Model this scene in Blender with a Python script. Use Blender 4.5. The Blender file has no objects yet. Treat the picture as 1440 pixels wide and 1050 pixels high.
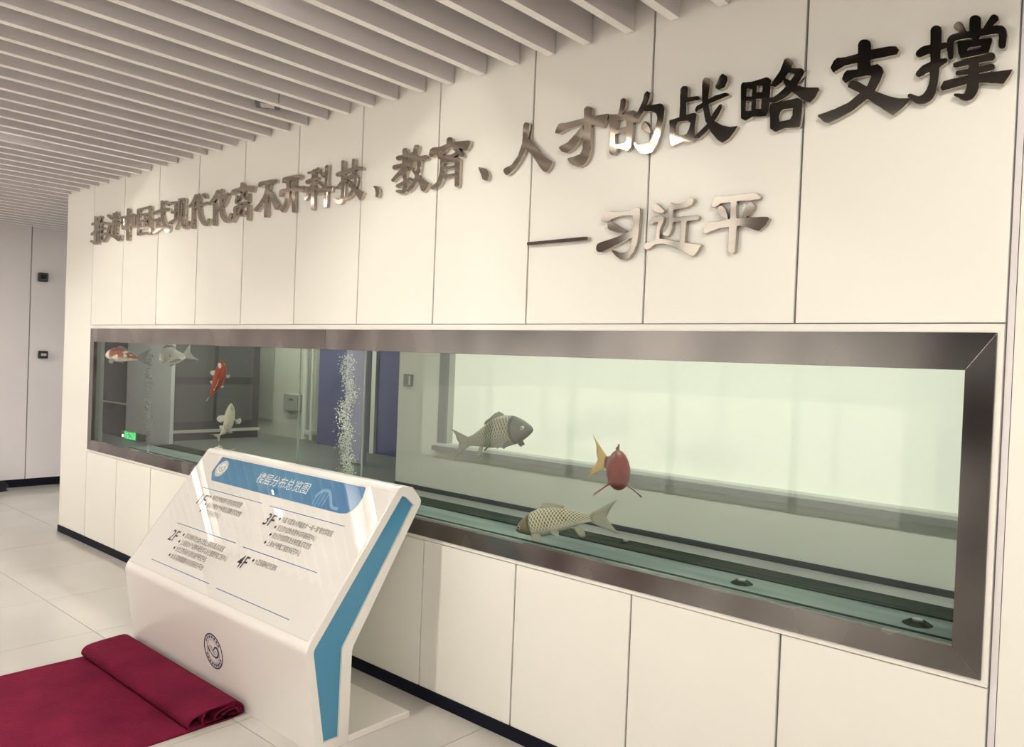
import bpy, bmesh, math, random
import numpy as np
from mathutils import Vector, Matrix

# ------------------------------------------------------------------ camera
FPX = 1117.0912
CAM = np.array([7.073871, -2.649724, 1.668635])
CR = np.array([0.74856039, 0.66191172, 0.03911803])
CU = np.array([-0.03943979, -0.01444369, 0.99911755])
CF = np.array([-0.66189263, 0.74944263, -0.01529368])
sc = bpy.context.scene
cd = bpy.data.cameras.new('camera')
cam = bpy.data.objects.new('camera', cd)
sc.collection.objects.link(cam)
cd.sensor_width = 36.0
cd.lens = FPX / 1440 * 36
cd.clip_start = 0.02
cam.matrix_world = Matrix(((CR[0], CU[0], -CF[0], CAM[0]), (CR[1], CU[1], -CF[1], CAM[1]),
                           (CR[2], CU[2], -CF[2], CAM[2]), (0, 0, 0, 1)))
sc.camera = cam

# ------------------------------------------------------------------ daylight and exposure
world = bpy.data.worlds.new('overcast_daylight')
sc.world = world
world.use_nodes = True
bg = world.node_tree.nodes['Background']
bg.inputs[0].default_value = (1.0, 0.95, 0.87, 1)
bg.inputs[1].default_value = 0.9
sund = bpy.data.lights.new('sun', 'SUN')
sund.energy = 12.0
sund.angle = 0.02
sund.color = (1.0, 0.95, 0.86)
sun = bpy.data.objects.new('sun', sund)
sc.collection.objects.link(sun)
sun.rotation_euler = Vector((-0.62, -0.10, -0.78)).to_track_quat('-Z', 'Y').to_euler()
sc.view_settings.view_transform = 'Standard'
sc.view_settings.look = 'None'
sc.view_settings.gamma = 1
sc.view_settings.use_curve_mapping = False
sc.view_settings.exposure = 1.05
sc.cycles.transparent_max_bounces = 24
sc.cycles.max_bounces = 10
sc.cycles.diffuse_bounces = 5
sc.cycles.caustics_reflective = False
sc.cycles.caustics_refractive = False

COL = sc.collection
random.seed(7)


# ------------------------------------------------------------------ pixel helpers
def ray(px, py):
    d = CF * FPX + CR * (px - 720) + CU * (525 - py)
    return d / np.linalg.norm(d)


def hit(px, py, axis, val):
    d = ray(px, py)
    return CAM + (val - CAM[axis]) / d[axis] * d


# ------------------------------------------------------------------ materials
MATS = {}


def mat(name, col, rough=0.5, metal=0.0, spec=0.5, emit=None, estr=0.0, noise=0.0, nscale=6.0, nstretch=(1, 1, 1),
        bump=0.0, bscale=60.0, bstretch=(1, 1, 1), rnoise=0.0, coat=0.0, col2=None, aniso=0.0):
    m = bpy.data.materials.new(name)
    m.use_nodes = True
    nt = m.node_tree
    b = nt.nodes['Principled BSDF']
    b.inputs['Base Color'].default_value = (*col, 1)
    b.inputs['Roughness'].default_value = rough
    b.inputs['Metallic'].default_value = metal
    b.inputs['Specular IOR Level'].default_value = spec
    b.inputs['Coat Weight'].default_value = coat
    b.inputs['Coat Roughness'].default_value = 0.04
    if emit:
        b.inputs['Emission Color'].default_value = (*emit, 1)
        b.inputs['Emission Strength'].default_value = estr

    def tex(scale, stretch, detail=4):
        tc = nt.nodes.new('ShaderNodeTexCoord')
        mp = nt.nodes.new('ShaderNodeMapping')
        mp.inputs['Scale'].default_value = stretch
        n = nt.nodes.new('ShaderNodeTexNoise')
        n.inputs['Scale'].default_value = scale
        n.inputs['Detail'].default_value = detail if scale > 2 else 1
        nt.links.new(tc.outputs['Object'], mp.inputs[0])
        nt.links.new(mp.outputs[0], n.inputs['Vector'])
        return n
    if noise > 0 or rnoise > 0:
        n = tex(nscale, nstretch)
        cr = nt.nodes.new('ShaderNodeValToRGB')
        cr.color_ramp.elements[0].position = 0.3
        cr.color_ramp.elements[1].position = 0.7
        a = col2 if col2 else tuple(c * (1 - noise) for c in col)
        cr.color_ramp.elements[0].color = (*a, 1)
        cr.color_ramp.elements[1].color = (*col, 1)
        nt.links.new(n.outputs['Fac'], cr.inputs[0])
        if noise > 0:
            nt.links.new(cr.outputs[0], b.inputs['Base Color'])
        if rnoise > 0:
            mr = nt.nodes.new('ShaderNodeMapRange')
            mr.inputs['From Min'].default_value = 0.3
            mr.inputs['From Max'].default_value = 0.7
            mr.inputs['To Min'].default_value = max(0.02, rough - rnoise)
            mr.inputs['To Max'].default_value = rough + rnoise
            nt.links.new(n.outputs['Fac'], mr.inputs['Value'])
            nt.links.new(mr.outputs[0], b.inputs['Roughness'])
    if bump > 0:
        n2 = tex(bscale, bstretch, 2)
        bp = nt.nodes.new('ShaderNodeBump')
        bp.inputs['Strength'].default_value = bump
        bp.inputs['Distance'].default_value = 0.01
        nt.links.new(n2.outputs['Fac'], bp.inputs['Height'])
        nt.links.new(bp.outputs[0], b.inputs['Normal'])
    MATS[name] = m
    return m


def thin_glass(name, tint=(1, 1, 1), base=0.04, rough=0.0):
    m = bpy.data.materials.new(name)
    m.use_nodes = True
    nt = m.node_tree
    nt.nodes.clear()
    out = nt.nodes.new('ShaderNodeOutputMaterial')
    tr = nt.nodes.new('ShaderNodeBsdfTransparent')
    tr.inputs[0].default_value = (*tint, 1)
    gl = nt.nodes.new('ShaderNodeBsdfGlossy')
    gl.inputs['Roughness'].default_value = rough
    lw = nt.nodes.new('ShaderNodeLayerWeight')
    lw.inputs['Blend'].default_value = 0.5
    pw = nt.nodes.new('ShaderNodeMath')
    pw.operation = 'POWER'
    pw.inputs[1].default_value = 5
    ma = nt.nodes.new('ShaderNodeMath')
    ma.operation = 'MULTIPLY_ADD'
    ma.inputs[1].default_value = 0.5 - base
    ma.inputs[2].default_value = base
    mx = nt.nodes.new('ShaderNodeMixShader')
    nt.links.new(lw.outputs['Facing'], pw.inputs[0])
    nt.links.new(pw.outputs[0], ma.inputs[0])
    nt.links.new(ma.outputs[0], mx.inputs[0])
    nt.links.new(tr.outputs[0], mx.inputs[1])
    nt.links.new(gl.outputs[0], mx.inputs[2])
    nt.links.new(mx.outputs[0], out.inputs[0])
    MATS[name] = m
    return m


def water_mat(name, col, dens):
    m = bpy.data.materials.new(name)
    m.use_nodes = True
    nt = m.node_tree
    nt.nodes.clear()
    out = nt.nodes.new('ShaderNodeOutputMaterial')
    tr = nt.nodes.new('ShaderNodeBsdfTransparent')
    va = nt.nodes.new('ShaderNodeVolumeAbsorption')
    va.inputs['Color'].default_value = (*col, 1)
    va.inputs['Density'].default_value = dens
    nt.links.new(tr.outputs[0], out.inputs['Surface'])
    nt.links.new(va.outputs[0], out.inputs['Volume'])
    MATS[name] = m
    return m


mat('panel_white', (0.835, 0.815, 0.755), 0.38, spec=0.4, noise=0.03, nscale=0.8)
mat('joint_grey', (0.24, 0.235, 0.24), 0.6)
mat('trim_white', (0.82, 0.79, 0.73), 0.35)
mat('black_base', (0.006, 0.006, 0.014), 0.6, spec=0.15)
mat('tile', (0.52, 0.495, 0.465), 0.16, spec=0.45, noise=0.07, nscale=1.6, rnoise=0.04)
mat('grout', (0.20, 0.19, 0.18), 0.8)
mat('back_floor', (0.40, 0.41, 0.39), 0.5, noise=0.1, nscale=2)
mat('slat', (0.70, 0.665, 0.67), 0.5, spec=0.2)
mat('slat_lit_bottom', (0.97, 0.95, 0.91), 0.5, spec=0.3, noise=0.02, nscale=40)  # light from below put into the colour, paler than the slat sides
mat('ceiling_dark', (0.025, 0.024, 0.028), 0.8)
mat('end_wall', (0.79, 0.735, 0.76), 0.55, noise=0.04, nscale=1.5)
mat('steel', (0.26, 0.24, 0.225), 0.24, metal=1.0, noise=0.45, nscale=1.9, nstretch=(1.6, 1, 1.0), rnoise=0.08, bump=0.02, bscale=90, bstretch=(1, 1, 12))
mat('letter_steel', (0.53, 0.465, 0.40), 0.08, metal=1.0, noise=0.08, nscale=5, nstretch=(1, 1, 8))
mat('white_gloss', (0.75, 0.715, 0.675), 0.22, spec=0.5)
mat('print_white', (0.80, 0.77, 0.73), 0.4)
mat('kiosk_blue', (0.065, 0.245, 0.40), 0.3)
mat('band_blue', (0.022, 0.155, 0.36), 0.4, noise=0.35, nscale=3.0, col2=(0.05, 0.23, 0.38))
mat('band_light', (0.24, 0.42, 0.62), 0.4)
mat('line_blue', (0.10, 0.20, 0.40), 0.5)
mat('ink_dark', (0.02, 0.022, 0.03), 0.5)
mat('ink_grey', (0.13, 0.125, 0.12), 0.5)
mat('ink_white', (0.85, 0.85, 0.83), 0.5)
mat('emblem_navy', (0.03, 0.025, 0.09), 0.5)
mat('emblem_grey', (0.33, 0.30, 0.30), 0.5)
mat('carpet', (0.175, 0.010, 0.036), 0.92, spec=0.1, noise=0.35, nscale=5, bump=1.0, bscale=170, bstretch=(1, 0.3, 1))
mat('carpet_edge', (0.33, 0.03, 0.09), 0.9, spec=0.1)
mat('black_plastic', (0.012, 0.010, 0.014), 0.25)
mat('black_cloth', (0.010, 0.010, 0.016), 0.8, bump=0.5, bscale=40)
mat('label_white', (0.6, 0.55, 0.55), 0.5)
mat('led', (1, 1, 1), 0.5, emit=(1.0, 0.945, 0.82), estr=78.0)
mat('back_fill', (1, 1, 1), 0.5, emit=(1.0, 0.99, 0.90), estr=30.0)
mat('spot_housing', (0.03, 0.03, 0.035), 0.4)
mat('mullion', (0.05, 0.05, 0.055), 0.4)
mat('pavement', (0.55, 0.53, 0.50), 0.85, noise=0.1, nscale=1.2)
mat('tank_floor', (0.19, 0.24, 0.225), 0.6, spec=0.12, noise=0.6, nscale=1.7, nstretch=(0.8, 5, 1), col2=(0.09, 0.13, 0.125))
mat('algae', (0.04, 0.055, 0.04), 0.85, spec=0.05, noise=0.85, nscale=3.0, nstretch=(0.5, 16, 1), col2=(0.006, 0.010, 0.010))
mat('silicone', (0.45, 0.50, 0.46), 0.3)
mat('back_wall', (0.62, 0.63, 0.57), 0.7, noise=0.04, nscale=1.2)
mat('back_base', (0.04, 0.045, 0.05), 0.5)
mat('window_frame', (0.22, 0.23, 0.22), 0.5)
mat('frosted', (0.8, 0.82, 0.75), 0.5, emit=(1.0, 0.98, 0.85), estr=0.10)
mat('olive_wall', (0.46, 0.48, 0.41), 0.7, noise=0.1, nscale=0.8)
mat('olive_dark', (0.26, 0.28, 0.25), 0.7)
mat('bluelit_wall', (0.085, 0.095, 0.20), 0.6)  # blue of the daylight mixed into the wall colour
mat('lilac_panel', (0.40, 0.39, 0.55), 0.6)
mat('grey_column', (0.52, 0.535, 0.53), 0.6, noise=0.06, nscale=1)
mat('teal_dark', (0.010, 0.020, 0.024), 0.5, spec=0.2)
mat('partition_dark', (0.05, 0.055, 0.055), 0.5, spec=0.2)
mat('partition_panel', (0.085, 0.092, 0.09), 0.4)
mat('pale_metal', (0.55, 0.57, 0.52), 0.4)
mat('sign_dark', (0.05, 0.055, 0.055), 0.4)
mat('sign_green', (0.05, 0.5, 0.15), 0.5, emit=(0.16, 1.0, 0.34), estr=0.45)
mat('led_dot', (1, 1, 1), 0.5, emit=(0.8, 1, 0.8), estr=3)
mat('eye_black', (0.01, 0.01, 0.01), 0.1)
mat('eye_ring', (0.55, 0.52, 0.40), 0.2)
mat('bubble', (0.62, 0.66, 0.58), 0.15)
mat('bubble_dark', (0.16, 0.18, 0.17), 0.2)
thin_glass('tank_glass', (0.975, 0.985, 0.975), 0.012)
thin_glass('cover_glass', (0.99, 0.99, 0.99), 0.05)
water_mat('water', (0.74, 0.79, 0.63), 0.34)


# ------------------------------------------------------------------ mesh helpers
def place(o, parent):
    if parent is not None:
        o.parent = parent
        o.matrix_parent_inverse = WORLDM[parent.name].inverted()


WORLDM = {}


def mesh_obj(name, verts, faces, m, parent=None, smooth=False, origin=None):
    me = bpy.data.meshes.new(name)
    v = [tuple(map(float, p)) for p in verts]
    if origin is None and v:
        a = np.array(v)
        origin = ((a[:, 0].min() + a[:, 0].max()) / 2, (a[:, 1].min() + a[:, 1].max()) / 2, a[:, 2].min())
    v = [(p[0] - origin[0], p[1] - origin[1], p[2] - origin[2]) for p in v]
    me.from_pydata(v, [], faces)
    me.validate()
    bm = bmesh.new()
    bm.from_mesh(me)
    bmesh.ops.recalc_face_normals(bm, faces=bm.faces)
    bm.to_mesh(me)
    bm.free()
    ms = m if isinstance(m, (list, tuple)) else [m]
    for k in ms:
        me.materials.append(MATS[k])
    if smooth:
        for p in me.polygons:
            p.use_smooth = True
    o = bpy.data.objects.new(name, me)
    o.location = origin
    COL.objects.link(o)
    WORLDM[o.name] = Matrix.Translation(origin)
    place(o, parent)
    return o


class MB:
    def __init__(s):
        s.v = []
        s.f = []

    def add(s, v, f):
        n = len(s.v)
        s.v += [tuple(p) for p in v]
        s.f += [tuple(i + n for i in q) for q in f]
        return s

    def box(s, x0, x1, y0, y1, z0, z1):
        v = [(x0, y0, z0), (x1, y0, z0), (x1, y1, z0), (x0, y1, z0), (x0, y0, z1), (x1, y0, z1), (x1, y1, z1), (x0, y1, z1)]
        return s.add(v, [(0, 3, 2, 1), (4, 5, 6, 7), (0, 1, 5, 4), (1, 2, 6, 5), (2, 3, 7, 6), (3, 0, 4, 7)])

    def prism(s, poly, fn, a, b):
        """poly: list of 2D points, fn(p, t) -> 3D, between t=a and t=b"""
        n = len(poly)
        v = [fn(p, a) for p in poly] + [fn(p, b) for p in poly]
        f = [tuple(range(n)), tuple(range(2 * n - 1, n - 1, -1))]
        f += [(i, (i + 1) % n, n + (i + 1) % n, n + i) for i in range(n)]
        return s.add(v, f)

    def ring(s, outer, inner, fn, a, b):
        n = len(outer)
        v = [fn(p, a) for p in outer] + [fn(p, b) for p in outer] + [fn(p, a) for p in inner] + [fn(p, b) for p in inner]
        f = []
        for i in range(n):
            j = (i + 1) % n
            f += [(i, j, n + j, n + i), (2 * n + i, 3 * n + i, 3 * n + j, 2 * n + j),
                  (i, 2 * n + i, 2 * n + j, j), (n + i, n + j, 3 * n + j, 3 * n + i)]
        return s.add(v, f)

    def cyl(s, p, q, r, n=12, r2=None):
        p = Vector(p); q = Vector(q)
        d = (q - p).normalized()
        a = d.orthogonal().normalized()
        b = d.cross(a)
        r2 = r if r2 is None else r2
        v = [p + (a * math.cos(2 * math.pi * i / n) + b * math.sin(2 * math.pi * i / n)) * r for i in range(n)]
        v += [q + (a * math.cos(2 * math.pi * i / n) + b * math.sin(2 * math.pi * i / n)) * r2 for i in range(n)]
        f = [tuple(range(n - 1, -1, -1)), tuple(range(n, 2 * n))]
        f += [(i, (i + 1) % n, n + (i + 1) % n, n + i) for i in range(n)]
        return s.add(v, f)

    def build(s, name, m, parent=None, smooth=False, origin=None, bevel=0.0):
        o = mesh_obj(name, s.v, s.f, m, parent, smooth, origin)
        if bevel:
            b = o.modifiers.new('bevel', 'BEVEL')
            b.width = bevel
            b.segments = 2
            b.limit_method = 'ANGLE'
        return o


def box(name, x0, x1, y0, y1, z0, z1, m, parent=None, bevel=0.0):
    return MB().box(x0, x1, y0, y1, z0, z1).build(name, m, parent, bevel=bevel)


def empty(name, loc):
    o = bpy.data.objects.new(name, None)
    o.location = loc
    o.empty_display_size = 0.1
    COL.objects.link(o)
    WORLDM[o.name] = Matrix.Translation(loc)
    return o


def tag(o, label=None, cat=None, group=None, kind=None):
    if label:
        o['label'] = label
    if cat:
        o['category'] = cat
    if group:
        o['group'] = group
    if kind:
        o['kind'] = kind
    return o


def struct(o, label=None):
    o['kind'] = 'structure'
    if label:
        o['label'] = label
    return o


def fillet(poly, radii, seg=6):
    out = []
    n = len(poly)
    for i, p in enumerate(poly):
        r = radii[i]
        p = np.array(p, float)
        if r <= 0:
            out.append(tuple(p)); continue
        a = np.array(poly[i - 1], float) - p
        b = np.array(poly[(i + 1) % n], float) - p
        la, lb = np.linalg.norm(a), np.linalg.norm(b)
        a /= la; b /= lb
        ang = math.acos(max(-1, min(1, a @ b)))
        t = min(r / math.tan(ang / 2), la * 0.49, lb * 0.49)
        r = t * math.tan(ang / 2)
        bis = (a + b) / np.linalg.norm(a + b)
        c = p + bis * (r / math.sin(ang / 2))
        p0 = p + a * t; p1 = p + b * t
        a0 = math.atan2(*(p0 - c)[::-1]); a1 = math.atan2(*(p1 - c)[::-1])
        d = (a1 - a0 + math.pi) % (2 * math.pi) - math.pi
        for k in range(seg + 1):
            th = a0 + d * k / seg
            out.append((c[0] + r * math.cos(th), c[1] + r * math.sin(th)))
    return out


def catmull(pts, k=8):
    P = [np.array(p, float) for p in pts]
    if len(P) == 2:
        return [P[0] + (P[1] - P[0]) * i / k for i in range(k + 1)]
    P = [2 * P[0] - P[1]] + P + [2 * P[-1] - P[-2]]
    out = []
    for i in range(1, len(P) - 2):
        a, b, c, d = P[i - 1:i + 3]
        for j in range(k):
            t = j / k
            out.append(0.5 * ((2 * b) + (-a + c) * t + (2 * a - 5 * b + 4 * c - d) * t * t + (-a + 3 * b - 3 * c + d) * t ** 3))
    out.append(P[-2])
    return out


# ================================================================== SETTING
PW = 0.6                      # wall panel pitch
XL, XE, XR = -0.585, 6.622, 10.0
ZA, ZB, ZC = 1.832, 0.7786, 0.0588
ZTOP = 3.22
SLZ = 2.985

# --- floor and its tiles
fl = struct(MB().box(-11, XR, -6.5, 9.0, -0.12, -0.004).build('floor', 'grout'), 'pale polished tile floor of the lobby')
tile_mesh = None
g = 0.0018
for i in range(-9, 8):
    for j in range(-8, 2):
        x0 = 3.848 + 0.8 * i; y0 = 0.032 + 0.8 * j
        x1, y1 = x0 + 0.8, y0 + 0.8
        if x1 < -3.2 or y0 < -6.45 or (y0 > 0 and x0 > -0.2) or y0 > 0.5:
            continue
        if tile_mesh is None:
            o = box('tile', x0 + g, x1 - g, y0 + g, y1 - g, -0.004, 0.0, 'tile', fl)
            tile_mesh = o.data
        else:
            o = bpy.data.objects.new('tile', tile_mesh)
            o.location = ((x0 + x1) / 2, (y0 + y1) / 2, -0.004)
            COL.objects.link(o)
            WORLDM[o.name] = Matrix.Translation(o.location)
            place(o, fl)

# --- ceiling and slats
YE = -2.75                    # the baffle ceiling ends here, the taller glazed entrance hall begins
cl = struct(MB().box(-11, XR, YE, 9.0, 3.30, 3.42).build('ceiling', 'ceiling_dark'), 'ceiling behind white hanging baffles')
box('fascia', -3.2, XR, YE - 0.03, YE - 0.005, 3.30, 5.0, 'end_wall', cl)
struct(MB().box(-3.3, XR, -6.6, YE - 0.03, 5.0, 5.1).build('ceiling_hall', 'end_wall'), 'high ceiling of the glazed entrance hall')
ends = [(957.3, 23.3), (893.3, 43.3), (834, 60.7), (781.7, 78.3), (732.3, 91.7), (685, 104.7), (640, 118), (600, 129.3),
        (561.7, 138.3), (528.3, 148.3), (494, 159.3), (463.3, 168.3), (434.3, 177.3), (408.3, 185), (382.3, 191.7),
        (359, 199), (334.3, 205.7), (313, 211.5)]
xs = [float(hit(*e, 1, 0)[0]) for e in ends]
ends2 = [(251.5, 228.7), (236, 233), (214.4, 239), (199, 243), (183.6, 247.8), (168.3, 251), (153.8, 256), (140.2, 260),
         (126.6, 263), (113, 266.7), (100.4, 270.4)]
xs2 = [float(hit(*e, 1, 0)[0]) for e in ends2]
x = xs[-1] - 0.2
while x > xs2[0] + 0.14:
    xs.append(x); x -= 0.2
xs += xs2
x = xs[-1] - 0.19
while x > -3.15:
    xs.append(x); x -= 0.19
x = xs[0] + 0.2
while x < XR - 0.1:
    xs.append(x); x += 0.2
SLATX = sorted(xs)
slat_kinds = {}
for x in SLATX:
    # baffles run to the street front, stop short round the dark entrance void, or run on past the wall's left end
    kind = 'past' if x < -0.6 else ('void' if x > 4.8 else 'plain')
    ya, yb = {'past': (YE, 1.15), 'void': (-0.75, -0.008), 'plain': (YE, -0.008)}[kind]
    if kind not in slat_kinds:
        o = box('slat', x - 0.04, x, ya, yb, SLZ, SLZ + 0.15, ['slat', 'slat_lit_bottom'], cl)
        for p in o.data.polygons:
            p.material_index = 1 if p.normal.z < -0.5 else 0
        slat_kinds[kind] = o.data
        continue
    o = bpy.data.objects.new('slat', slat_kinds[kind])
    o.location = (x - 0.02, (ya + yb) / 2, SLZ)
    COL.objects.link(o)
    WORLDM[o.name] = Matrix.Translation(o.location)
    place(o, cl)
box('void_edge_shade', 5.18, XR, -0.80, -0.76, 2.88, 3.30, 'ceiling_dark', cl)  # added unseen edge, dropped low to shade the top of the wall
box('void_edge_shade', 4.82, 5.18, -0.80, -0.76, SLZ, 3.30, 'ceiling_dark', cl)
box('void_edge_shade', 4.79, 4.81, YE, -0.80, SLZ, 3.30, 'ceiling_dark', cl)

# --- panelled front wall with the tank opening
wb = MB()
wb.box(XL + 0.004, 0.045, 0.012, 0.10, 0, ZTOP).box(6.585, XR, 0.012, 0.10, 0, ZTOP)
wb.box(0.045, 6.585, 0.012, 0.10, 1.81, ZTOP).box(0.045, 6.585, 0.012, 0.10, 0, 0.785)
wall = struct(wb.build('wall_front', 'joint_grey'), 'white panelled wall with the aquarium opening')
gp = 0.0045


def panel(x0, x1, z0, z1):
    box('panel', x0 + gp, x1 - gp, 0.0, 0.0115, z0, z1, 'panel_white', wall, bevel=0.0015)


panel(XL - gp, 0.0, ZC, ZTOP)
seams = [i * PW for i in range(11)] + [XE]
for a, b in zip(seams[:-1], seams[1:]):
    panel(a, b, ZA + 0.004, ZTOP)
    panel(a, b, ZC, ZB - 0.004)
xx = XE + 0.016
while xx < XR:
    panel(xx, min(xx + PW, XR), ZC, ZTOP)
    xx += PW
box('joint_strip', XE + 0.001, XE + 0.018, 0.004, 0.0115, ZC, ZTOP, 'slat', wall)
box('end_return', XL, XL + 0.004, 0.0, 0.10, ZC, ZTOP, 'panel_white', wall)
bb = struct(box('baseboard_front', XL - 0.006, XR, -0.006, 0.012, 0, ZC, 'black_base'), 'black skirting under the panelled wall')

# white angle trim round the steel frame, mitred
OX0, OX1, OZ0, OZ1 = 0.032, 6.601, 0.797, 1.806        # steel outer
IX0, IX1, IZ0, IZ1 = 0.108, 6.523, 0.876, 1.695        # steel inner


def rail(out, inn, side):
    (ox0, ox1, oz0, oz1), (ix0, ix1, iz0, iz1) = out, inn
    return {'top': [(ox0, oz1), (ox1, oz1), (ix1, iz1), (ix0, iz1)],
            'bottom': [(ox0, oz0), (ox1, oz0), (ix1, iz0), (ix0, iz0)],
            'left': [(ox0, oz0), (ix0, iz0), (ix0, iz1), (ox0, oz1)],
            'right': [(ox1, oz0), (ix1, iz0), (ix1, iz1), (ox1, oz1)]}[side]


XZ = lambda p, y: (p[0], y, p[1])
for k, sd in enumerate(('top', 'bottom', 'left', 'right')):
    o = MB().prism(rail((0.004, XE - 0.004, ZB, ZA), (OX0, OX1, OZ0, OZ1), sd), XZ, -0.006, 0.011).build('trim_%d' % (k + 1), 'trim_white', bevel=0.001)
    struct(o, 'white angle strip along the %s of the steel frame' % sd)

# --- end wall at the left of the lobby
XW = -3.2
ew = struct(MB().box(XW - 0.12, XW - 0.004, -6.5, YE, 0, 5.1).box(XW - 0.12, XW - 0.004, YE, 1.2, 0, 3.3).build('wall_left', 'joint_grey'), 'lilac grey end wall of the lobby')
ys_ = [-6.5, -5.2, -4.0, -2.8, -1.6, -0.65, 0.53, 1.2]
for a, b in zip(ys_[:-1], ys_[1:]):
    box('panel', XW - 0.004, XW + 0.008, a + 0.006, b - 0.006, 0.09, 3.3, 'end_wall', ew)
struct(box('baseboard_left', XW - 0.004, XW + 0.014, -6.5, 1.2, 0, 0.09, 'black_base'), 'black skirting of the lilac end wall')

# --- glazed street front behind the camera
wf = struct(MB().box(-3.3, XR, -6.6, -6.5, 4.8, 5.1).build('wall_rear', 'end_wall'), 'lintel over the glazed street front')
for k in range(9):
    x = -3.2 + k * 1.65
    box('mullion', x - 0.035, x + 0.035, -6.6, -6.5, 0, 4.8, 'mullion', wf)
for z in (2.4, 3.6):
    box('transom', -3.2, XR, -6.58, -6.52, z, z + 0.06, 'mullion', wf)
mat('spandrel', (0.16, 0.14, 0.125), 0.5)
for (a, b) in ((-3.16, 1.0), (2.65, 4.6)):
    box('spandrel', a, b, -6.57, -6.53, 2.46, 3.6, 'spandrel', wf)
box('solid_bay', 4.6, 7.1, -6.62, -6.48, 0, 4.8, 'mullion', wf)
struct(MB().box(-30, 40, -45, -6.6, -0.2, -0.1).build('pavement', 'pavement'), 'street pavement outside')
struct(MB().box(XR, XR + 0.1, -6.5, 9.0, 0, 5.1).build('wall_right', 'end_wall'), 'plain wall at the right end')

# ================================================================== BACK ROOM (seen through the tank)
YB = 4.12
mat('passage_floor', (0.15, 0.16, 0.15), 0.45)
bf = struct(MB().box(-0.95, XR, 0.75, 9.0, -0.003, 0.0).build('back_floor', 'back_floor'), 'grey floor of the room behind the tank')
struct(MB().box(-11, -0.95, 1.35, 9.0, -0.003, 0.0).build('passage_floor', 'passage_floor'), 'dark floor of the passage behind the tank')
w1 = MB()
WX0, WX1, WZ0, WZ1 = 0.07, 9.4, 0.62, 2.4
w1.box(-0.86, WX0, YB, YB + 0.2, 0, 3.3).box(WX1, XR, YB, YB + 0.2, 0, 3.3)
w1.box(WX0, WX1, YB, YB + 0.2, 0, WZ0).box(WX0, WX1, YB, YB + 0.2, WZ1, 3.3)
struct(w1.build('wall_back', 'back_wall'), 'pale wall of the room behind the tank')
struct(box('baseboard_back', -0.86, XR, YB - 0.012, YB, 0, 0.055, 'back_base'))
wn = struct(MB().box(WX0, WX1, YB + 0.10, YB + 0.112, WZ0, WZ1).build('window_1', 'frosted'), 'wide frosted bright window behind the tank')
box('window_frame', WX0 - 0.14, WX0, YB - 0.03, YB + 0.1, WZ0 - 0.02, WZ1, 'window_frame', wn)
box('window_sill', WX0 - 0.17, WX1, YB - 0.09, YB + 0.1, WZ0 - 0.075, WZ0 - 0.02, 'window_frame', wn)
box('window_sill', WX0 - 0.14, WX1, YB - 0.05, YB + 0.1, WZ0 - 0.02, WZ0 + 0.012, 'pale_metal', wn)
struct(MB().box(-11, -2.7, 6.2, 6.35, 0, 3.3).build('wall_far', 'olive_wall'), 'olive grey wall far behind the tank')
struct(MB().box(-2.7, XR, 6.2, 6.35, 0, 3.3).box(-11.1, -11, 0.1, 6.35, 0, 3.3).build('wall_far_side', 'olive_wall'))
struct(MB().box(-11, -3.2, 1.2, 1.3, 0, 3.3).build('wall_passage', 'end_wall'))

# corridor wall with pale door frames, blue daylight put into its colour
bl = struct(MB().box(-5.35, -2.75, 6.02, 6.19, 0, 3.3).build('wall_bluelit', 'bluelit_wall'), 'dim wall behind the tank with blue daylight put into its colour')
for px in (515.0, 525.5):
    x = hit(px, 600, 1, 6.0)[0]
    box('door_frame', x - 0.055, x + 0.055, 5.96, 6.02, 0.0, 3.0, 'pale_metal', bl)
tag(box('lilac_partition', -2.98, -2.5, 4.86, 4.93, 0.03, 3.2, 'lilac_panel'), 'lilac door leaf standing open by the dim corridor wall', 'door')
# electric box and long poles on the olive wall
p0 = hit(403, 553, 1, 6.15); p1 = hit(422, 578, 1, 6.15)
eb = tag(empty('electric_box', (p0[0], 6.15, p1[2])), 'small grey electric box on the olive wall', 'electric box')
box('body', p0[0], p1[0], 6.08, 6.2, p1[2], p0[2], 'olive_dark', eb, bevel=0.01)
box('latch', p0[0] + 0.2, p0[0] + 0.32, 6.07, 6.08, p0[2] - 0.12, p0[2] - 0.09, 'sign_dark', eb)
p0 = hit(361, 493, 1, 6.18); p1 = hit(382, 600, 1, 6.18)
dd = struct(MB().box(p0[0], p1[0], 6.17, 6.2, 0.3, 2.2).build('door_1', 'olive_dark'), 'darker olive door in the far wall')
gd = tag(empty('glass_door', (-5.9, 6.05, 0)), 'glass door with long pale pull handle by the olive wall', 'door')
for px, w in ((429, 0.05), (438.5, 0.03)):
    x = hit(px, 560, 1, 6.05)[0]
    MB().cyl((x, 6.05, 0.05), (x, 6.05, 2.2), w, 10).build('pull_bar', 'pale_metal', gd)
x = hit(433, 608, 1, 6.05)
MB().box(x[0] - 0.1, x[0] + 0.1, 6.03, 6.2, x[2] - 0.04, x[2] + 0.04).build('bracket', 'pale_metal', gd)

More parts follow.
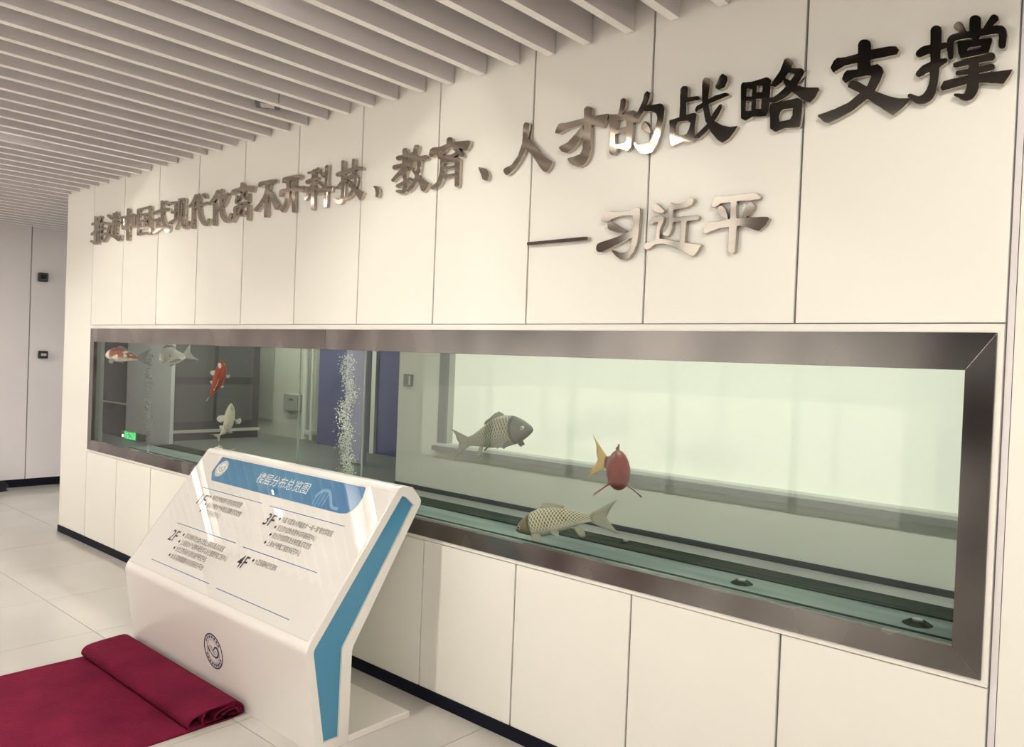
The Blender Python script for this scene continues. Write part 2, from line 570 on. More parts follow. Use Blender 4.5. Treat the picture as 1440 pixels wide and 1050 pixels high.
# grey column with low exit sign
gc = struct(MB().box(-7.62, -5.9, 3.5, 3.56, 0, 3.3).build('column', 'grey_column'), 'grey column behind the left end of the tank')
dk = tag(empty('dark_cabinet', (-8.6, 3.5, 0)), 'tall dark teal cabinet beside the grey column', 'cabinet')
box('body', -10.4, -7.64, 3.55, 4.0, 0, 3.2, 'teal_dark', dk)
box('shelf_edge', -10.4, -7.66, 3.52, 3.55, 0.60, 0.63, 'pale_metal', dk)
q = hit(151, 563, 1, 3.5)
MB().cyl((q[0], 3.55, q[2]), (q[0], 3.54, q[2]), 0.17, 20).build('vent_hole', 'eye_black', dk)
p0 = hit(172, 604.5, 1, 3.48); p1 = hit(203.5, 620.5, 1, 3.48)
sg = tag(empty('exit_sign', (p0[0], 3.48, p1[2])), 'low green exit sign with running figure on the grey column', 'exit sign')
box('panel', p0[0], p1[0], 3.46, 3.499, p1[2], p0[2], 'sign_dark', sg)
q0 = hit(175.3, 605.7, 1, 3.455); q1 = hit(190, 619, 1, 3.455)
gx0, gx1, gz0, gz1 = q0[0], q1[0], q1[2], q0[2]
box('lit_field', gx0, gx1, 3.452, 3.46, gz0, gz1, 'sign_green', sg)
gw, gh = gx1 - gx0, gz1 - gz0
fig = MB()
for a, b, r in [((.42, .62), (.58, .42), .05), ((.55, .45), (.42, .12), .05), ((.58, .42), (.80, .22), .045), ((.42, .62), (.22, .42), .04),
                ((.45, .62), (.72, .60), .04), ((.15, .92), (.15, .08), .035), ((.15, .92), (.88, .92), .035), ((.88, .92), (.88, .5), .035)]:
    fig.cyl((gx0 + a[0] * gw, 3.45, gz0 + a[1] * gh), (gx0 + b[0] * gw, 3.45, gz0 + b[1] * gh), r * gh * 0.8, 6)
fig.cyl((gx0 + .42 * gw, 3.451, gz0 + .77 * gh), (gx0 + .42 * gw, 3.447, gz0 + .77 * gh), .085 * gh, 10)
fig.build('running_figure', 'sign_dark', sg)
q = hit(172.2, 612, 1, 3.45)
MB().cyl((q[0], 3.46, q[2]), (q[0], 3.45, q[2]), 0.022, 8).build('indicator', 'led_dot', sg)
# dark partition receding behind the column
pt = tag(empty('dark_partition', (-6.6, 3.95, 0)), 'dark framed partition with grey panes behind the column', 'partition')
box('frame', -6.95, -6.86, 3.92, 5.7, 0, 3.2, 'partition_dark', pt)
for (a, b, c, d) in ((3.96, 4.75, .34, 1.02), (4.82, 5.55, .34, 1.02), (3.96, 4.75, 1.16, 1.75), (4.82, 5.55, 1.16, 1.75)):
    box('pane', -6.86, -6.84, a, b, c, d, 'partition_panel', pt)
box('sill', -6.86, -6.80, 3.92, 5.7, 0.14, 0.19, 'pale_metal', pt)
th = tag(empty('wall_switch', (-0.74, YB, 1.3)), 'small dark switch box on the pale wall beside the window', 'switch')
a = hit(570, 526, 1, YB - 0.02); b = hit(579.5, 543, 1, YB - 0.02)
box('body', a[0], b[0], YB - 0.05, YB, b[2], a[2], 'window_frame', th, bevel=0.006)
box('face', b[0] - 0.035, b[0] - 0.005, YB - 0.052, YB - 0.049, b[2] + 0.02, a[2] - 0.02, 'pale_metal', th)

# ceiling lamps of the lobby; unseen lamps added to brighten the back room


def lamp(x0, x1, y0, y1, z, m, label, group):
    L = tag(empty('ceiling_lamp', ((x0 + x1) / 2, (y0 + y1) / 2, z)), label, 'lamp', group)
    box('housing', x0 - 0.01, x1 + 0.01, y0 - 0.01, y1 + 0.01, z + 0.02, z + 0.07, 'spot_housing', L)
    box('diffuser', x0, x1, y0, y1, z, z + 0.02, m, L)


for xc in (-1.9, 1.27, 4.45, 7.6):
    for (ya, yb) in ((-2.62, -1.52),):
        lamp(xc - 0.07, xc + 0.07, ya, yb, 3.07 if xc < 5 else 3.22, 'led', 'long white lamp set between the ceiling baffles', 'linear lamps in the baffle ceiling')
for (x0, x1, y0, y1) in ((0.6, 1.8, 1.5, 1.8), (3.6, 4.8, 1.5, 1.8), (6.6, 7.8, 1.5, 1.8), (-5.2, -4.0, 4.2, 4.5), (-5.5, -4.3, 2.1, 2.3), (-8.2, -6.2, 5.5, 5.65)):
    lamp(x0, x1, y0, y1, 3.2, 'back_fill', 'added unseen lamp that brightens the room behind the tank', 'added lamps behind the tank')
for (x, y) in ((-0.35, -1.79), (-0.27, -2.02)):
    D = tag(empty('downlight', (x, y, 3.02)), 'small round downlight between the ceiling baffles', 'downlight', 'downlights in the baffle ceiling')
    MB().cyl((x, y, 3.02), (x, y, 3.12), 0.05, 16).build('housing', 'spot_housing', D)
    MB().cyl((x, y, 3.012), (x, y, 3.02), 0.042, 16).build('lens', 'led', D)
q = hit(376, 148.5, 2, 2.99)
sp = tag(empty('ceiling_spotlight', (q[0], q[1], 3.0)), 'square black spotlight peeping out between two ceiling baffles', 'spotlight')
dia = lambda r: [(q[0] + r * math.cos(a_ * math.pi / 2 + .2), q[1] + r * math.sin(a_ * math.pi / 2 + .2)) for a_ in range(4)]
XY = lambda p, z: (p[0], p[1], z)
MB().prism(dia(.088), XY, 2.99, 3.13).build('housing', 'spot_housing', sp, bevel=0.004)
MB().prism(dia(.050), XY, 2.987, 2.99).build('lens', 'label_white', sp)

# two black devices and a slumped bag at the end wall
a = hit(54, 383, 0, XW + 0.04); b = hit(69, 397, 0, XW + 0.04)
dv = tag(empty('wall_camera', (XW, (a[1] + b[1]) / 2, b[2])), 'black cube device with a dark lens high on the lilac end wall', 'device')
box('body', XW + 0.008, XW + 0.08, a[1], b[1] - 0.02, b[2], a[2], 'black_plastic', dv, bevel=0.012)
MB().cyl((XW + 0.08, a[1] + 0.04, b[2] + 0.06), (XW + 0.095, a[1] + 0.04, b[2] + 0.06), 0.028, 14).build('lens', 'eye_black', dv)
a = hit(54, 493, 0, XW + 0.03); b = hit(68, 504, 0, XW + 0.03)
dv = tag(empty('call_point', (XW, (a[1] + b[1]) / 2, b[2])), 'black wall box with a small white label on the lilac end wall', 'device')
box('body', XW + 0.008, XW + 0.05, a[1], b[1] - 0.01, b[2], a[2], 'black_plastic', dv, bevel=0.006)
box('name_plate', XW + 0.05, XW + 0.053, a[1] + 0.022, b[1] - 0.03, b[2] + 0.03, a[2] - 0.03, 'label_white', dv)
bv, bfc = [], []
nu, nv = 18, 10
for j in range(nv + 1):
    for i in range(nu):
        th_, ph = 2 * math.pi * i / nu, math.pi / 2 * j / nv
        r = 1 + 0.13 * math.sin(3 * th_ + 1.3 * j) + 0.08 * math.sin(7 * th_)
        bv.append((XW + 0.16 + 0.12 * r * math.cos(th_) * math.cos(ph), 0.02 + 0.30 * r * math.sin(th_) * math.cos(ph),
                   0.15 * math.sin(ph) * (1 + 0.2 * math.sin(2 * th_))))
for j in range(nv):
    for i in range(nu):
        bfc.append((j * nu + i, j * nu + (i + 1) % nu, (j + 1) * nu + (i + 1) % nu, (j + 1) * nu + i))
bg_ = tag(empty('black_bag', (XW + 0.16, 0.02, 0)), 'slumped black bag on the floor at the lilac end wall', 'bag')
mesh_obj('body', bv, bfc, 'black_cloth', bg_, smooth=True)
hp = catmull([(XW + 0.16, -0.12, 0.13), (XW + 0.15, -0.05, 0.24), (XW + 0.16, 0.05, 0.25), (XW + 0.17, 0.12, 0.13)], 6)
hm = MB()
for a, b in zip(hp[:-1], hp[1:]):
    hm.cyl(a, b, 0.010, 6)
hm.build('handle', 'black_cloth', bg_)

# ================================================================== AQUARIUM
TX0, TX1, TY0, TY1, TZ = 0.075, 6.555, 0.018, 0.72, 0.80
aq = tag(empty('aquarium', (3.3, 0.35, 0)), 'long steel framed fish tank set in the white panelled wall', 'aquarium')
box('plinth', TX0, TX1, 0.104, TY1, 0.0, 0.765, 'joint_grey', aq)
fp = box('tank_floor', TX0, TX1, TY0, TY1, 0.77, TZ, 'tank_floor', aq)
box('algae_strip', TX0 + 0.01, TX1 - 0.01, 0.53, 0.695, TZ, TZ + 0.006, 'algae', aq)
box('algae_strip', TX0 + 0.01, TX1 - 0.01, 0.30, 0.315, TZ, TZ + 0.003, 'algae', aq)
for (px, py, r) in ((1290, 877, 0.05), (1043, 820, 0.045), (880, 764, 0.04)):
    q = hit(px, py, 2, TZ)
    d = MB().cyl((q[0], q[1], TZ), (q[0], q[1], TZ + 0.012), r, 20, r * 0.6).build('drain_cover', 'algae', aq)
    MB().cyl((q[0], q[1], TZ + 0.012), (q[0], q[1], TZ + 0.018), r * 0.35, 12).build('drain_knob', 'window_frame', d)
box('front_glass', TX0, TX1, TY0, TY0 + 0.012, TZ - 0.02, 1.79, 'tank_glass', aq)
zr = [TX0, 2.017, 2.779, TX1]
for a, b in zip(zr[:-1], zr[1:]):
    box('rear_glass', a + 0.003, b - 0.003, TY1 - 0.010, TY1, TZ, 1.79, 'tank_glass', aq)
for k, x in enumerate(zr[1:-1]):
    box('silicone_joint', x - 0.003, x + 0.003, TY1 - 0.012, TY1, TZ, 1.79, 'silicone', aq)
box('end_glass', TX0 - 0.012, TX0, TY0, TY1, TZ, 1.79, 'tank_glass', aq)
box('end_panel', TX1, TX1 + 0.012, TY0, TY1, TZ, 1.79, 'grey_column', aq)
box('water', TX0 + 0.001, TX1 - 0.001, TY0 + 0.0125, TY1 - 0.0105, TZ + 0.0005, 1.765, 'water', aq)
split = float(hit(460, 470, 1, 0)[0])
top = rail((OX0, OX1, OZ0, OZ1), (IX0, IX1, IZ0, IZ1), 'top')
MB().prism([top[0], (split - 0.001, OZ1), (split - 0.001, IZ1), top[3]], XZ, -0.012, 0.017).build('frame_rail', 'steel', aq, bevel=0.001)
MB().prism([(split + 0.001, OZ1), top[1], top[2], (split + 0.001, IZ1)], XZ, -0.012, 0.017).build('frame_rail', 'steel', aq, bevel=0.001)
for sd in ('bottom', 'left', 'right'):
    MB().prism(rail((OX0, OX1, OZ0, OZ1), (IX0, IX1, IZ0, IZ1), sd), XZ, -0.012, 0.017).build('frame_rail', 'steel', aq, bevel=0.001)


# ================================================================== WALL LETTERING
def poly_mask(X, Y, poly):
    m = np.zeros(X.shape, bool)
    n = len(poly)
    for i in range(n):
        x0, y0 = poly[i]; x1, y1 = poly[(i + 1) % n]
        if y0 == y1:
            continue
        c = ((Y >= min(y0, y1)) & (Y < max(y0, y1)))
        xi = x0 + (Y - y0) * (x1 - x0) / (y1 - y0)
        m ^= c & (X < xi)
    return m


def stroke_mask(X, Y, pts):
    m = np.zeros(X.shape, bool)
    pp = catmull([(p[0], p[1], p[2]) for p in pts], 14)
    for p in pp:
        m |= (X - p[0]) ** 2 + (Y - p[1]) ** 2 <= (max(p[2], 6) / 2) ** 2
    return m


def contours(F, x0, y0, st, lev=0.5):
    H, W = F.shape
    B = F > lev
    code = B[:-1, :-1] * 1 + B[:-1, 1:] * 2 + B[1:, 1:] * 4 + B[1:, :-1] * 8
    jj, ii = np.nonzero((code > 0) & (code < 15))
    nxt = {}

    def ept(e):
        k, j, i = e
        if k == 'h':
            a, b = F[j, i], F[j, i + 1]
            return (x0 + st * (i + (lev - a) / (b - a)), y0 + st * j)
        a, b = F[j, i], F[j + 1, i]
        return (x0 + st * i, y0 + st * (j + (lev - a) / (b - a)))
    T = {1: [('l', 't')], 2: [('t', 'r')], 3: [('l', 'r')], 4: [('r', 'b')], 5: [('l', 'b'), ('r', 't')], 6: [('t', 'b')], 7: [('l', 'b')],
         8: [('b', 'l')], 9: [('b', 't')], 10: [('t', 'l'), ('b', 'r')], 11: [('b', 'r')], 12: [('r', 'l')], 13: [('r', 't')], 14: [('t', 'l')]}
    for j, i in zip(jj.tolist(), ii.tolist()):
        E = {'t': ('h', j, i), 'b': ('h', j + 1, i), 'l': ('v', j, i), 'r': ('v', j, i + 1)}
        for a, b in T[int(code[j, i])]:
            nxt[E[a]] = E[b]
    loops = []
    while nxt:
        s0, c = nxt.popitem()
        L = [s0]
        while c != s0 and c in nxt:
            L.append(c)
            c = nxt.pop(c)
        if len(L) > 8:
            loops.append([ept(e) for e in L])
    return loops


def simplify(L, eps):
    P = np.array(L)

    def rdp(a, b):
        if b <= a + 1:
            return []
        d = P[b] - P[a]
        n = np.linalg.norm(d)
        q = P[a + 1:b] - P[a]
        dist = np.abs(q[:, 0] * d[1] - q[:, 1] * d[0]) / n if n > 1e-9 else np.linalg.norm(q, axis=1)
        k = int(dist.argmax())
        if dist[k] < eps:
            return []
        k += a + 1
        return rdp(a, k) + [k] + rdp(k, b)
    far = int(np.linalg.norm(P - P[0], axis=1).argmax())
    idx = [0] + rdp(0, far) + [far] + rdp(far, len(P) - 1)
    return [L[i] for i in idx]


LD = 0.022      # letter depth


def glyph(crop, s, parts, label, group):
    """parts: ('s', stroke points x,y,width) / ('p', outline) / ('h', hole), in enlarged crop pixels; the outline lands on the wall plane"""
    allp = [q for _, pts in parts for q in pts]
    w = max([q[2] for q in allp if len(q) > 2] + [0]) / 2 + 12
    x0 = min(q[0] for q in allp) - w; x1 = max(q[0] for q in allp) + w
    y0 = min(q[1] for q in allp) - w; y1 = max(q[1] for q in allp) + w
    st = 4.0
    gx = np.arange(x0, x1, st); gy = np.arange(y0, y1, st)
    X, Y = np.meshgrid(gx, gy)
    M = np.zeros(X.shape, bool)
    for k, pts in parts:
        if k == 's':
            M |= stroke_mask(X, Y, pts)
        elif k == 'p':
            M |= poly_mask(X, Y, pts)
        elif k == 'h':
            M &= ~poly_mask(X, Y, pts)
    F = M.astype(float)
    for _ in range(2):
        G = np.pad(F, 1)
        F = (G[:-2, 1:-1] + G[2:, 1:-1] + G[1:-1, :-2] + G[1:-1, 2:] + G[1:-1, 1:-1] * 2) / 6
    cu = bpy.data.curves.new('glyph', 'CURVE')
    cu.dimensions = '2D'
    cu.fill_mode = 'BOTH'
    cu.extrude = LD / 2 - 0.0012
    cu.bevel_depth = 0.0012
    cu.bevel_resolution = 0
    P2 = []
    for L in contours(F, x0, y0, st):
        L = simplify(L, 1.0)
        if len(L) < 4:
            continue
        P2.append([hit(crop[0] + p[0] / s, crop[1] + p[1] / s, 1, -LD) for p in L])
    A = np.array([p for L in P2 for p in L])
    ox, oz = (A[:, 0].min() + A[:, 0].max()) / 2, A[:, 2].min()
    for L in P2:
        sp_ = cu.splines.new('POLY')
        sp_.points.add(len(L) - 1)
        for q, p in zip(sp_.points, L):
            q.co = (p[0] - ox, p[2] - oz, 0, 1)
        sp_.use_cyclic_u = True
    tmp = bpy.data.objects.new('tmp_glyph', cu)
    COL.objects.link(tmp)
    dg = bpy.context.evaluated_depsgraph_get()
    me = bpy.data.meshes.new_from_object(tmp.evaluated_get(dg))
    bpy.data.objects.remove(tmp)
    bpy.data.curves.remove(cu)
    me.transform(Matrix(((1, 0, 0, 0), (0, 0, -1, 0), (0, 1, 0, 0), (0, 0, 0, 1))))
    me.materials.clear()
    me.materials.append(MATS['letter_steel'])
    for p in me.polygons:
        p.material_index = 0
        p.use_smooth = False
    o = bpy.data.objects.new('wall_character', me)
    o.location = (ox, -LD / 2, oz)
    COL.objects.link(o)
    return tag(o, label, 'letter', group)


S = lambda *p: ('s', list(p))
P = lambda *p: ('p', list(p))
Hh = lambda *p: ('h', list(p))
GL = []       # (crop, scale, character, parts)
c = (120, 280); s = 12.0
GL.append((c, s, '推', [S((170, 310, 48), (165, 730, 42)), S((120, 420, 45), (215, 375, 40)), S((108, 590, 45), (205, 505, 38)),
    S((95, 705, 40), (150, 745, 35)), S((255, 300, 42), (200, 450, 34)), S((215, 400, 26), (208, 750, 30)), S((258, 420, 26), (245, 700, 26)),
    S((210, 425, 32), (305, 395, 36)), S((210, 520, 28), (310, 490, 34)), S((210, 610, 28), (315, 580, 36)), S((205, 725, 36), (258, 690, 36))]))
GL.append((c, s, '进', [S((385, 280, 50), (425, 320, 40)), S((445, 330, 34), (560, 300, 40)), S((425, 420, 34), (600, 395, 40)),
    S((480, 250, 40), (465, 440, 30), (440, 570, 26)), S((525, 230, 50), (510, 570, 40)), S((360, 410, 40), (405, 420, 40), (385, 520, 34), (360, 600, 40)),
    S((315, 705, 40), (370, 630, 44), (430, 605, 46), (510, 640, 64), (560, 670, 70), (590, 620, 40))]))
GL.append((c, s, '中', [S((722, 180, 58), (712, 670, 60)), S((622, 310, 46), (632, 490, 50)), S((620, 310, 44), (720, 290, 36), (815, 265, 44)),
    S((815, 265, 48), (812, 455, 46)), S((635, 480, 46), (720, 455, 40), (820, 450, 40))]))
GL.append((c, s, '国', [S((892, 185, 50), (890, 590, 48)), S((890, 180, 40), (1000, 150, 36), (1090, 135, 46)), S((1092, 135, 60), (1088, 570, 46)),
    S((900, 590, 40), (1000, 570, 34), (1080, 575, 36)), S((950, 262, 30), (1045, 240, 32)), S((955, 370, 30), (1035, 345, 30)),
    S((935, 490, 34), (1050, 455, 36)), S((1000, 250, 34), (990, 470, 34)), S((1025, 390, 26), (1040, 420, 30))]))
GL.append((c, s, '式', [S((1160, 235, 50), (1280, 185, 46), (1400, 170, 52)), S((1290, 45, 52), (1290, 250, 50), (1320, 400, 60), (1375, 520, 78), (1410, 460, 40)),
    S((1360, 50, 54), (1385, 85, 44)), S((1160, 360, 46), (1260, 325, 40)), S((1212, 350, 46), (1205, 500, 44)), S((1150, 565, 46), (1290, 465, 46))]))
c = (230, 255); s = 13.09
GL.append((c, s, '现', [S((155, 400, 52), (245, 385, 36)), S((155, 565, 56), (245, 545, 36)), S((110, 760, 50), (250, 680, 46)), S((210, 395, 32), (205, 690, 32)),
    S((282, 335, 34), (275, 670, 30)), S((285, 335, 40), (385, 325, 44)), S((385, 325, 40), (372, 690, 40)), S((325, 410, 30), (312, 650, 34), (225, 870, 38)),
    S((350, 660, 34), (350, 800, 44), (390, 850, 54), (440, 820, 44), (455, 740, 32))]))
GL.append((c, s, '代', [S((590, 260, 50), (540, 380, 56), (475, 460, 40)), S((535, 430, 44), (530, 850, 46)), S((555, 485, 44), (680, 430, 44), (805, 395, 50)),
    S((645, 250, 52), (645, 480, 52), (665, 640, 60), (730, 760, 76), (800, 780, 60), (830, 700, 40)), S((745, 245, 60), (770, 290, 46))]))
GL.append((c, s, '化', [S((1000, 185, 66), (930, 310, 70), (845, 410, 44)), S((932, 410, 54), (930, 790, 52)), S((1062, 165, 54), (1050, 480, 54), (1075, 630, 66),
    (1150, 720, 76), (1210, 690, 60), (1230, 600, 44)), S((1180, 235, 60), (1110, 400, 50), (985, 530, 38))]))
c = (320, 230); s = 11.667
GL.append((c, s, '离', [S((235, 335, 60), (240, 385, 66)), P((50, 480), (70, 430), (200, 385), (260, 365), (420, 365), (445, 375), (420, 470), (310, 450), (200, 430), (90, 515)),
    S((200, 470, 26), (275, 570, 28)), S((275, 455, 28), (160, 595, 26)), S((145, 530, 28), (135, 645, 30), (240, 640, 26), (330, 625, 28), (335, 505, 36)),
    S((85, 945, 40), (120, 840, 46), (125, 715, 36), (310, 690, 38), (335, 730, 50), (332, 910, 50)), S((225, 690, 28), (175, 820, 30), (225, 850, 28), (270, 835, 28)), S((265, 780, 26), (290, 830, 28))]))
GL.append((c, s, '不', [P((495, 380), (510, 310), (540, 295), (700, 265), (790, 258), (820, 275), (800, 310), (700, 335), (600, 345), (540, 390)),
    P((620, 335), (705, 328), (690, 420), (662, 550), (652, 880), (595, 880), (600, 600), (610, 450)),
    P((610, 440), (655, 450), (640, 580), (560, 700), (490, 790), (430, 775), (425, 745), (510, 650), (580, 540)),
    P((650, 460), (720, 455), (770, 570), (850, 680), (820, 755), (770, 745), (740, 680), (690, 570))]))
GL.append((c, s, '开', [P((890, 310), (905, 235), (930, 225), (1080, 185), (1200, 182), (1222, 215), (1180, 262), (1050, 270), (930, 315)),
    P((835, 540), (850, 440), (880, 420), (1000, 405), (1150, 370), (1280, 368), (1275, 420), (1240, 470), (1100, 440), (980, 455), (910, 490), (880, 540)),
    S((990, 280, 50), (985, 480, 60), (955, 640, 60), (895, 765, 56)), S((1080, 270, 56), (1080, 775, 56))]))
c = (415, 210); s = 11.077
GL.append((c, s, '科', [S((350, 310, 56), (280, 350, 46), (200, 365, 28)), S((190, 505, 66), (250, 475, 56), (345, 445, 38)), S((290, 330, 44), (275, 500, 50), (268, 920, 50)),
    S((250, 570, 36), (200, 700, 48), (150, 780, 30)), S((285, 570, 34), (322, 622, 30)), S((395, 360, 44), (430, 420, 36)), S((375, 510, 46), (440, 575, 40)),
    P((335, 690), (350, 610), (440, 590), (540, 575), (592, 568), (568, 660), (450, 665), (345, 710)),
    P((465, 260), (490, 240), (515, 250), (502, 420), (495, 650), (488, 895), (445, 905), (448, 650), (465, 430))]))
GL.append((c, s, '技', [S((742, 195, 50), (740, 500, 54), (738, 720, 54), (690, 820, 62), (610, 775, 40)), S((655, 390, 56), (720, 360, 50), (795, 345, 44)), S((650, 600, 30), (720, 520, 50), (790, 480, 40)),
    S((905, 165, 46), (900, 390, 46)), S((835, 320, 44), (940, 295, 44), (1035, 295, 50)), S((825, 435, 46), (900, 400, 48), (940, 430, 48), (925, 560, 50), (860, 700, 66), (775, 765, 50)),
    P((815, 500), (850, 490), (920, 590), (1000, 640), (1068, 670), (1040, 750), (1000, 785), (960, 720), (920, 650), (830, 570))]))
GL.append((c, s, '、1', [P((1210, 572), (1262, 570), (1300, 610), (1312, 680), (1292, 748), (1250, 735), (1255, 670), (1240, 610))]))
c = (545, 180); s = 9.6
GL.append((c, s, '教', [S((232, 300, 64), (220, 500, 50)), S((145, 405, 64), (240, 380, 48), (320, 360, 44)), S((98, 530, 66), (200, 500, 54), (310, 450, 44)),
    S((325, 350, 46), (230, 520, 48), (70, 700, 44)), S((160, 640, 30), (250, 560, 40), (215, 650, 34)), S((225, 630, 44), (238, 780, 54), (205, 860, 52), (120, 850, 26)), S((130, 780, 42), (305, 690, 46)),
    S((388, 260, 72), (350, 410, 48), (310, 545, 38)), S((345, 425, 44), (515, 395, 62)), S((430, 430, 46), (400, 640, 54), (340, 770, 50), (275, 840, 36)),
    P((318, 560), (345, 545), (430, 640), (500, 710), (562, 745), (530, 810), (490, 860), (450, 840), (430, 770), (380, 660))]))
GL.append((c, s, '育', [S((835, 160, 74), (840, 220, 90)), P((555, 360), (575, 285), (610, 262), (690, 262), (790, 215), (900, 185), (1060, 170), (1125, 172), (1105, 230), (1070, 300), (980, 275), (900, 255), (760, 290), (690, 320), (595, 390)),
    S((775, 280, 44), (700, 390, 52), (850, 385, 46), (920, 345, 44)), S((915, 275, 60), (1005, 365, 50)),
    S((735, 440, 50), (730, 600, 60), (690, 740, 66), (605, 805, 44)), S((740, 450, 50), (940, 418, 44)),
    P((905, 420), (950, 398), (975, 420), (965, 600), (960, 780), (940, 800), (905, 785)), S((745, 545, 38), (920, 520, 38)), S((740, 655, 40), (920, 632, 42))]))
GL.append((c, s, '、2', [P((1220, 530), (1300, 540), (1345, 580), (1365, 640), (1350, 700), (1320, 705), (1280, 690), (1260, 620))]))
c = (700, 140); s = 8.471
GL.append((c, s, '人', [P((303, 300), (325, 268), (375, 287), (368, 340), (352, 450), (330, 590), (280, 700), (200, 820), (130, 890), (90, 895), (65, 850), (75, 820), (160, 780), (240, 670), (290, 520)),
    P((345, 445), (400, 490), (500, 620), (580, 700), (648, 740), (620, 810), (580, 865), (540, 850), (500, 800), (420, 680), (355, 600), (320, 560))]))
GL.append((c, s, '才', [P((680, 395), (700, 330), (730, 283), (800, 280), (1030, 220), (1310, 165), (1295, 240), (1255, 325), (1130, 300), (1000, 290), (850, 340), (730, 405)),
    P((1028, 110), (1060, 78), (1118, 97), (1122, 130), (1112, 300), (1102, 600), (1080, 700), (1030, 770), (970, 800), (910, 785), (850, 745), (825, 700), (910, 680), (980, 650), (1010, 580), (1015, 420), (1028, 250)),
    P((1005, 310), (1020, 420), (980, 490), (890, 590), (820, 632), (760, 615), (725, 570), (735, 560), (830, 510), (930, 400))]))
c = (845, 115); s = 9.545
GL.append((c, s, '的', [S((300, 260, 74), (290, 340, 70), (245, 440, 36)), P((105, 440), (225, 440), (225, 470), (218, 600), (185, 700), (190, 840), (215, 890), (180, 975), (130, 975), (115, 940), (125, 700)),
    P((215, 440), (300, 440), (380, 390), (437, 383), (442, 480), (430, 560), (412, 780), (398, 880), (352, 925), (260, 895), (205, 890), (190, 840), (310, 825), (345, 780), (338, 675), (250, 680), (180, 700), (180, 655), (340, 600), (345, 500), (270, 495), (205, 522)),
    P((585, 160), (615, 125), (658, 150), (652, 220), (615, 310), (570, 400), (520, 480), (480, 540), (435, 545), (435, 500), (500, 390), (555, 270)),
    P((590, 320), (700, 310), (790, 290), (832, 310), (853, 370), (838, 500), (795, 700), (745, 850), (685, 940), (600, 967), (530, 955), (470, 890), (438, 830), (450, 808), (500, 850), (560, 845), (640, 810), (700, 740), (730, 620), (760, 480), (740, 420), (680, 395), (580, 400)),
    P((560, 545), (602, 528), (650, 620), (672, 692), (600, 670), (555, 630), (538, 590))]))
c = (930, 90); s = 8.75
GL.append((c, s, '战', [P((233, 310), (260, 273), (312, 273), (328, 300), (320, 410), (306, 480), (308, 640), (220, 670), (230, 500)), S((300, 445, 60), (430, 420, 48), (450, 424, 44)),
    P((98, 695), (220, 655), (380, 605), (415, 603), (432, 630), (412, 760), (407, 900), (380, 952), (260, 947), (132, 1005), (113, 980), (105, 850)),
    Hh((180, 870), (178, 760), (205, 710), (330, 695), (360, 720), (340, 800), (310, 860), (250, 885)),
    P((413, 560), (430, 520), (500, 480), (660, 390), (780, 355), (822, 365), (832, 385), (700, 440), (580, 500), (480, 555), (425, 592)),
    P((505, 210), (530, 168), (577, 173), (602, 200), (592, 300), (577, 420), (587, 540), (610, 650), (660, 710), (740, 755), (840, 775), (940, 763), (900, 830), (830, 920), (750, 967), (690, 930), (600, 820), (540, 690), (515, 540), (500, 400)),
    P((738, 495), (747, 540), (700, 630), (640, 720), (560, 830), (470, 912), (420, 917), (413, 885), (480, 820), (570, 730), (620, 640), (660, 570), (715, 500)),
    P((750, 120), (807, 155), (817, 200), (780, 285), (710, 317), (663, 285), (690, 220), (720, 145))]))
c = (1030, 70); s = 8.077
GL.append((c, s, '略', [P((96, 405), (115, 370), (210, 365), (310, 335), (390, 310), (437, 345), (427, 500), (412, 700), (375, 754), (230, 758), (150, 805), (96, 775)),
    Hh((156, 533), (166, 440), (228, 448), (222, 533)), Hh((272, 484), (280, 408), (345, 410), (340, 482)), Hh((146, 696), (156, 582), (220, 584), (214, 694)), Hh((264, 672), (272, 556), (332, 556), (328, 672)),
    P((588, 110), (620, 93), (667, 125), (688, 165), (645, 250), (560, 370), (490, 422), (430, 412), (470, 340), (540, 240), (575, 150)),
    S((650, 235, 50), (700, 240, 60), (770, 245, 74)), S((775, 255, 80), (700, 370, 90), (610, 480, 92), (490, 560, 66), (420, 575, 50)),
    P((560, 300), (640, 345), (720, 400), (830, 430), (972, 430), (987, 450), (940, 540), (880, 597), (820, 580), (740, 520), (660, 465), (600, 400)),
    Hh((605, 330), (655, 262), (690, 290), (645, 342)),
    P((428, 610), (560, 590), (740, 548), (797, 590), (787, 700), (767, 870), (740, 882), (600, 887), (490, 930), (428, 890)), Hh((528, 760), (545, 700), (580, 675), (687, 662), (684, 740), (650, 795), (533, 817))]))
c = (1140, 40); s = 7.0
GL.append((c, s, '支', [P((195, 385), (225, 320), (260, 288), (330, 285), (460, 250), (600, 208), (780, 175), (840, 178), (870, 215), (850, 255), (600, 308), (460, 338), (330, 368), (225, 432)),
    S((530, 170, 128), (525, 400, 128)), P((308, 495), (330, 440), (355, 412), (440, 408), (590, 370), (655, 350), (700, 385), (717, 430), (692, 500), (632, 615), (562, 690), (420, 802), (290, 877), (180, 927), (130, 915), (68, 860), (80, 850), (230, 795), (370, 730), (480, 640), (560, 560), (600, 465), (540, 465), (430, 490), (345, 537)),
    P((363, 575), (385, 520), (430, 503), (550, 575), (640, 620), (760, 665), (870, 690), (967, 688), (978, 705), (900, 782), (810, 852), (720, 797), (570, 700), (480, 632), (420, 602))]))
c = (1280, 10); s = 7.0
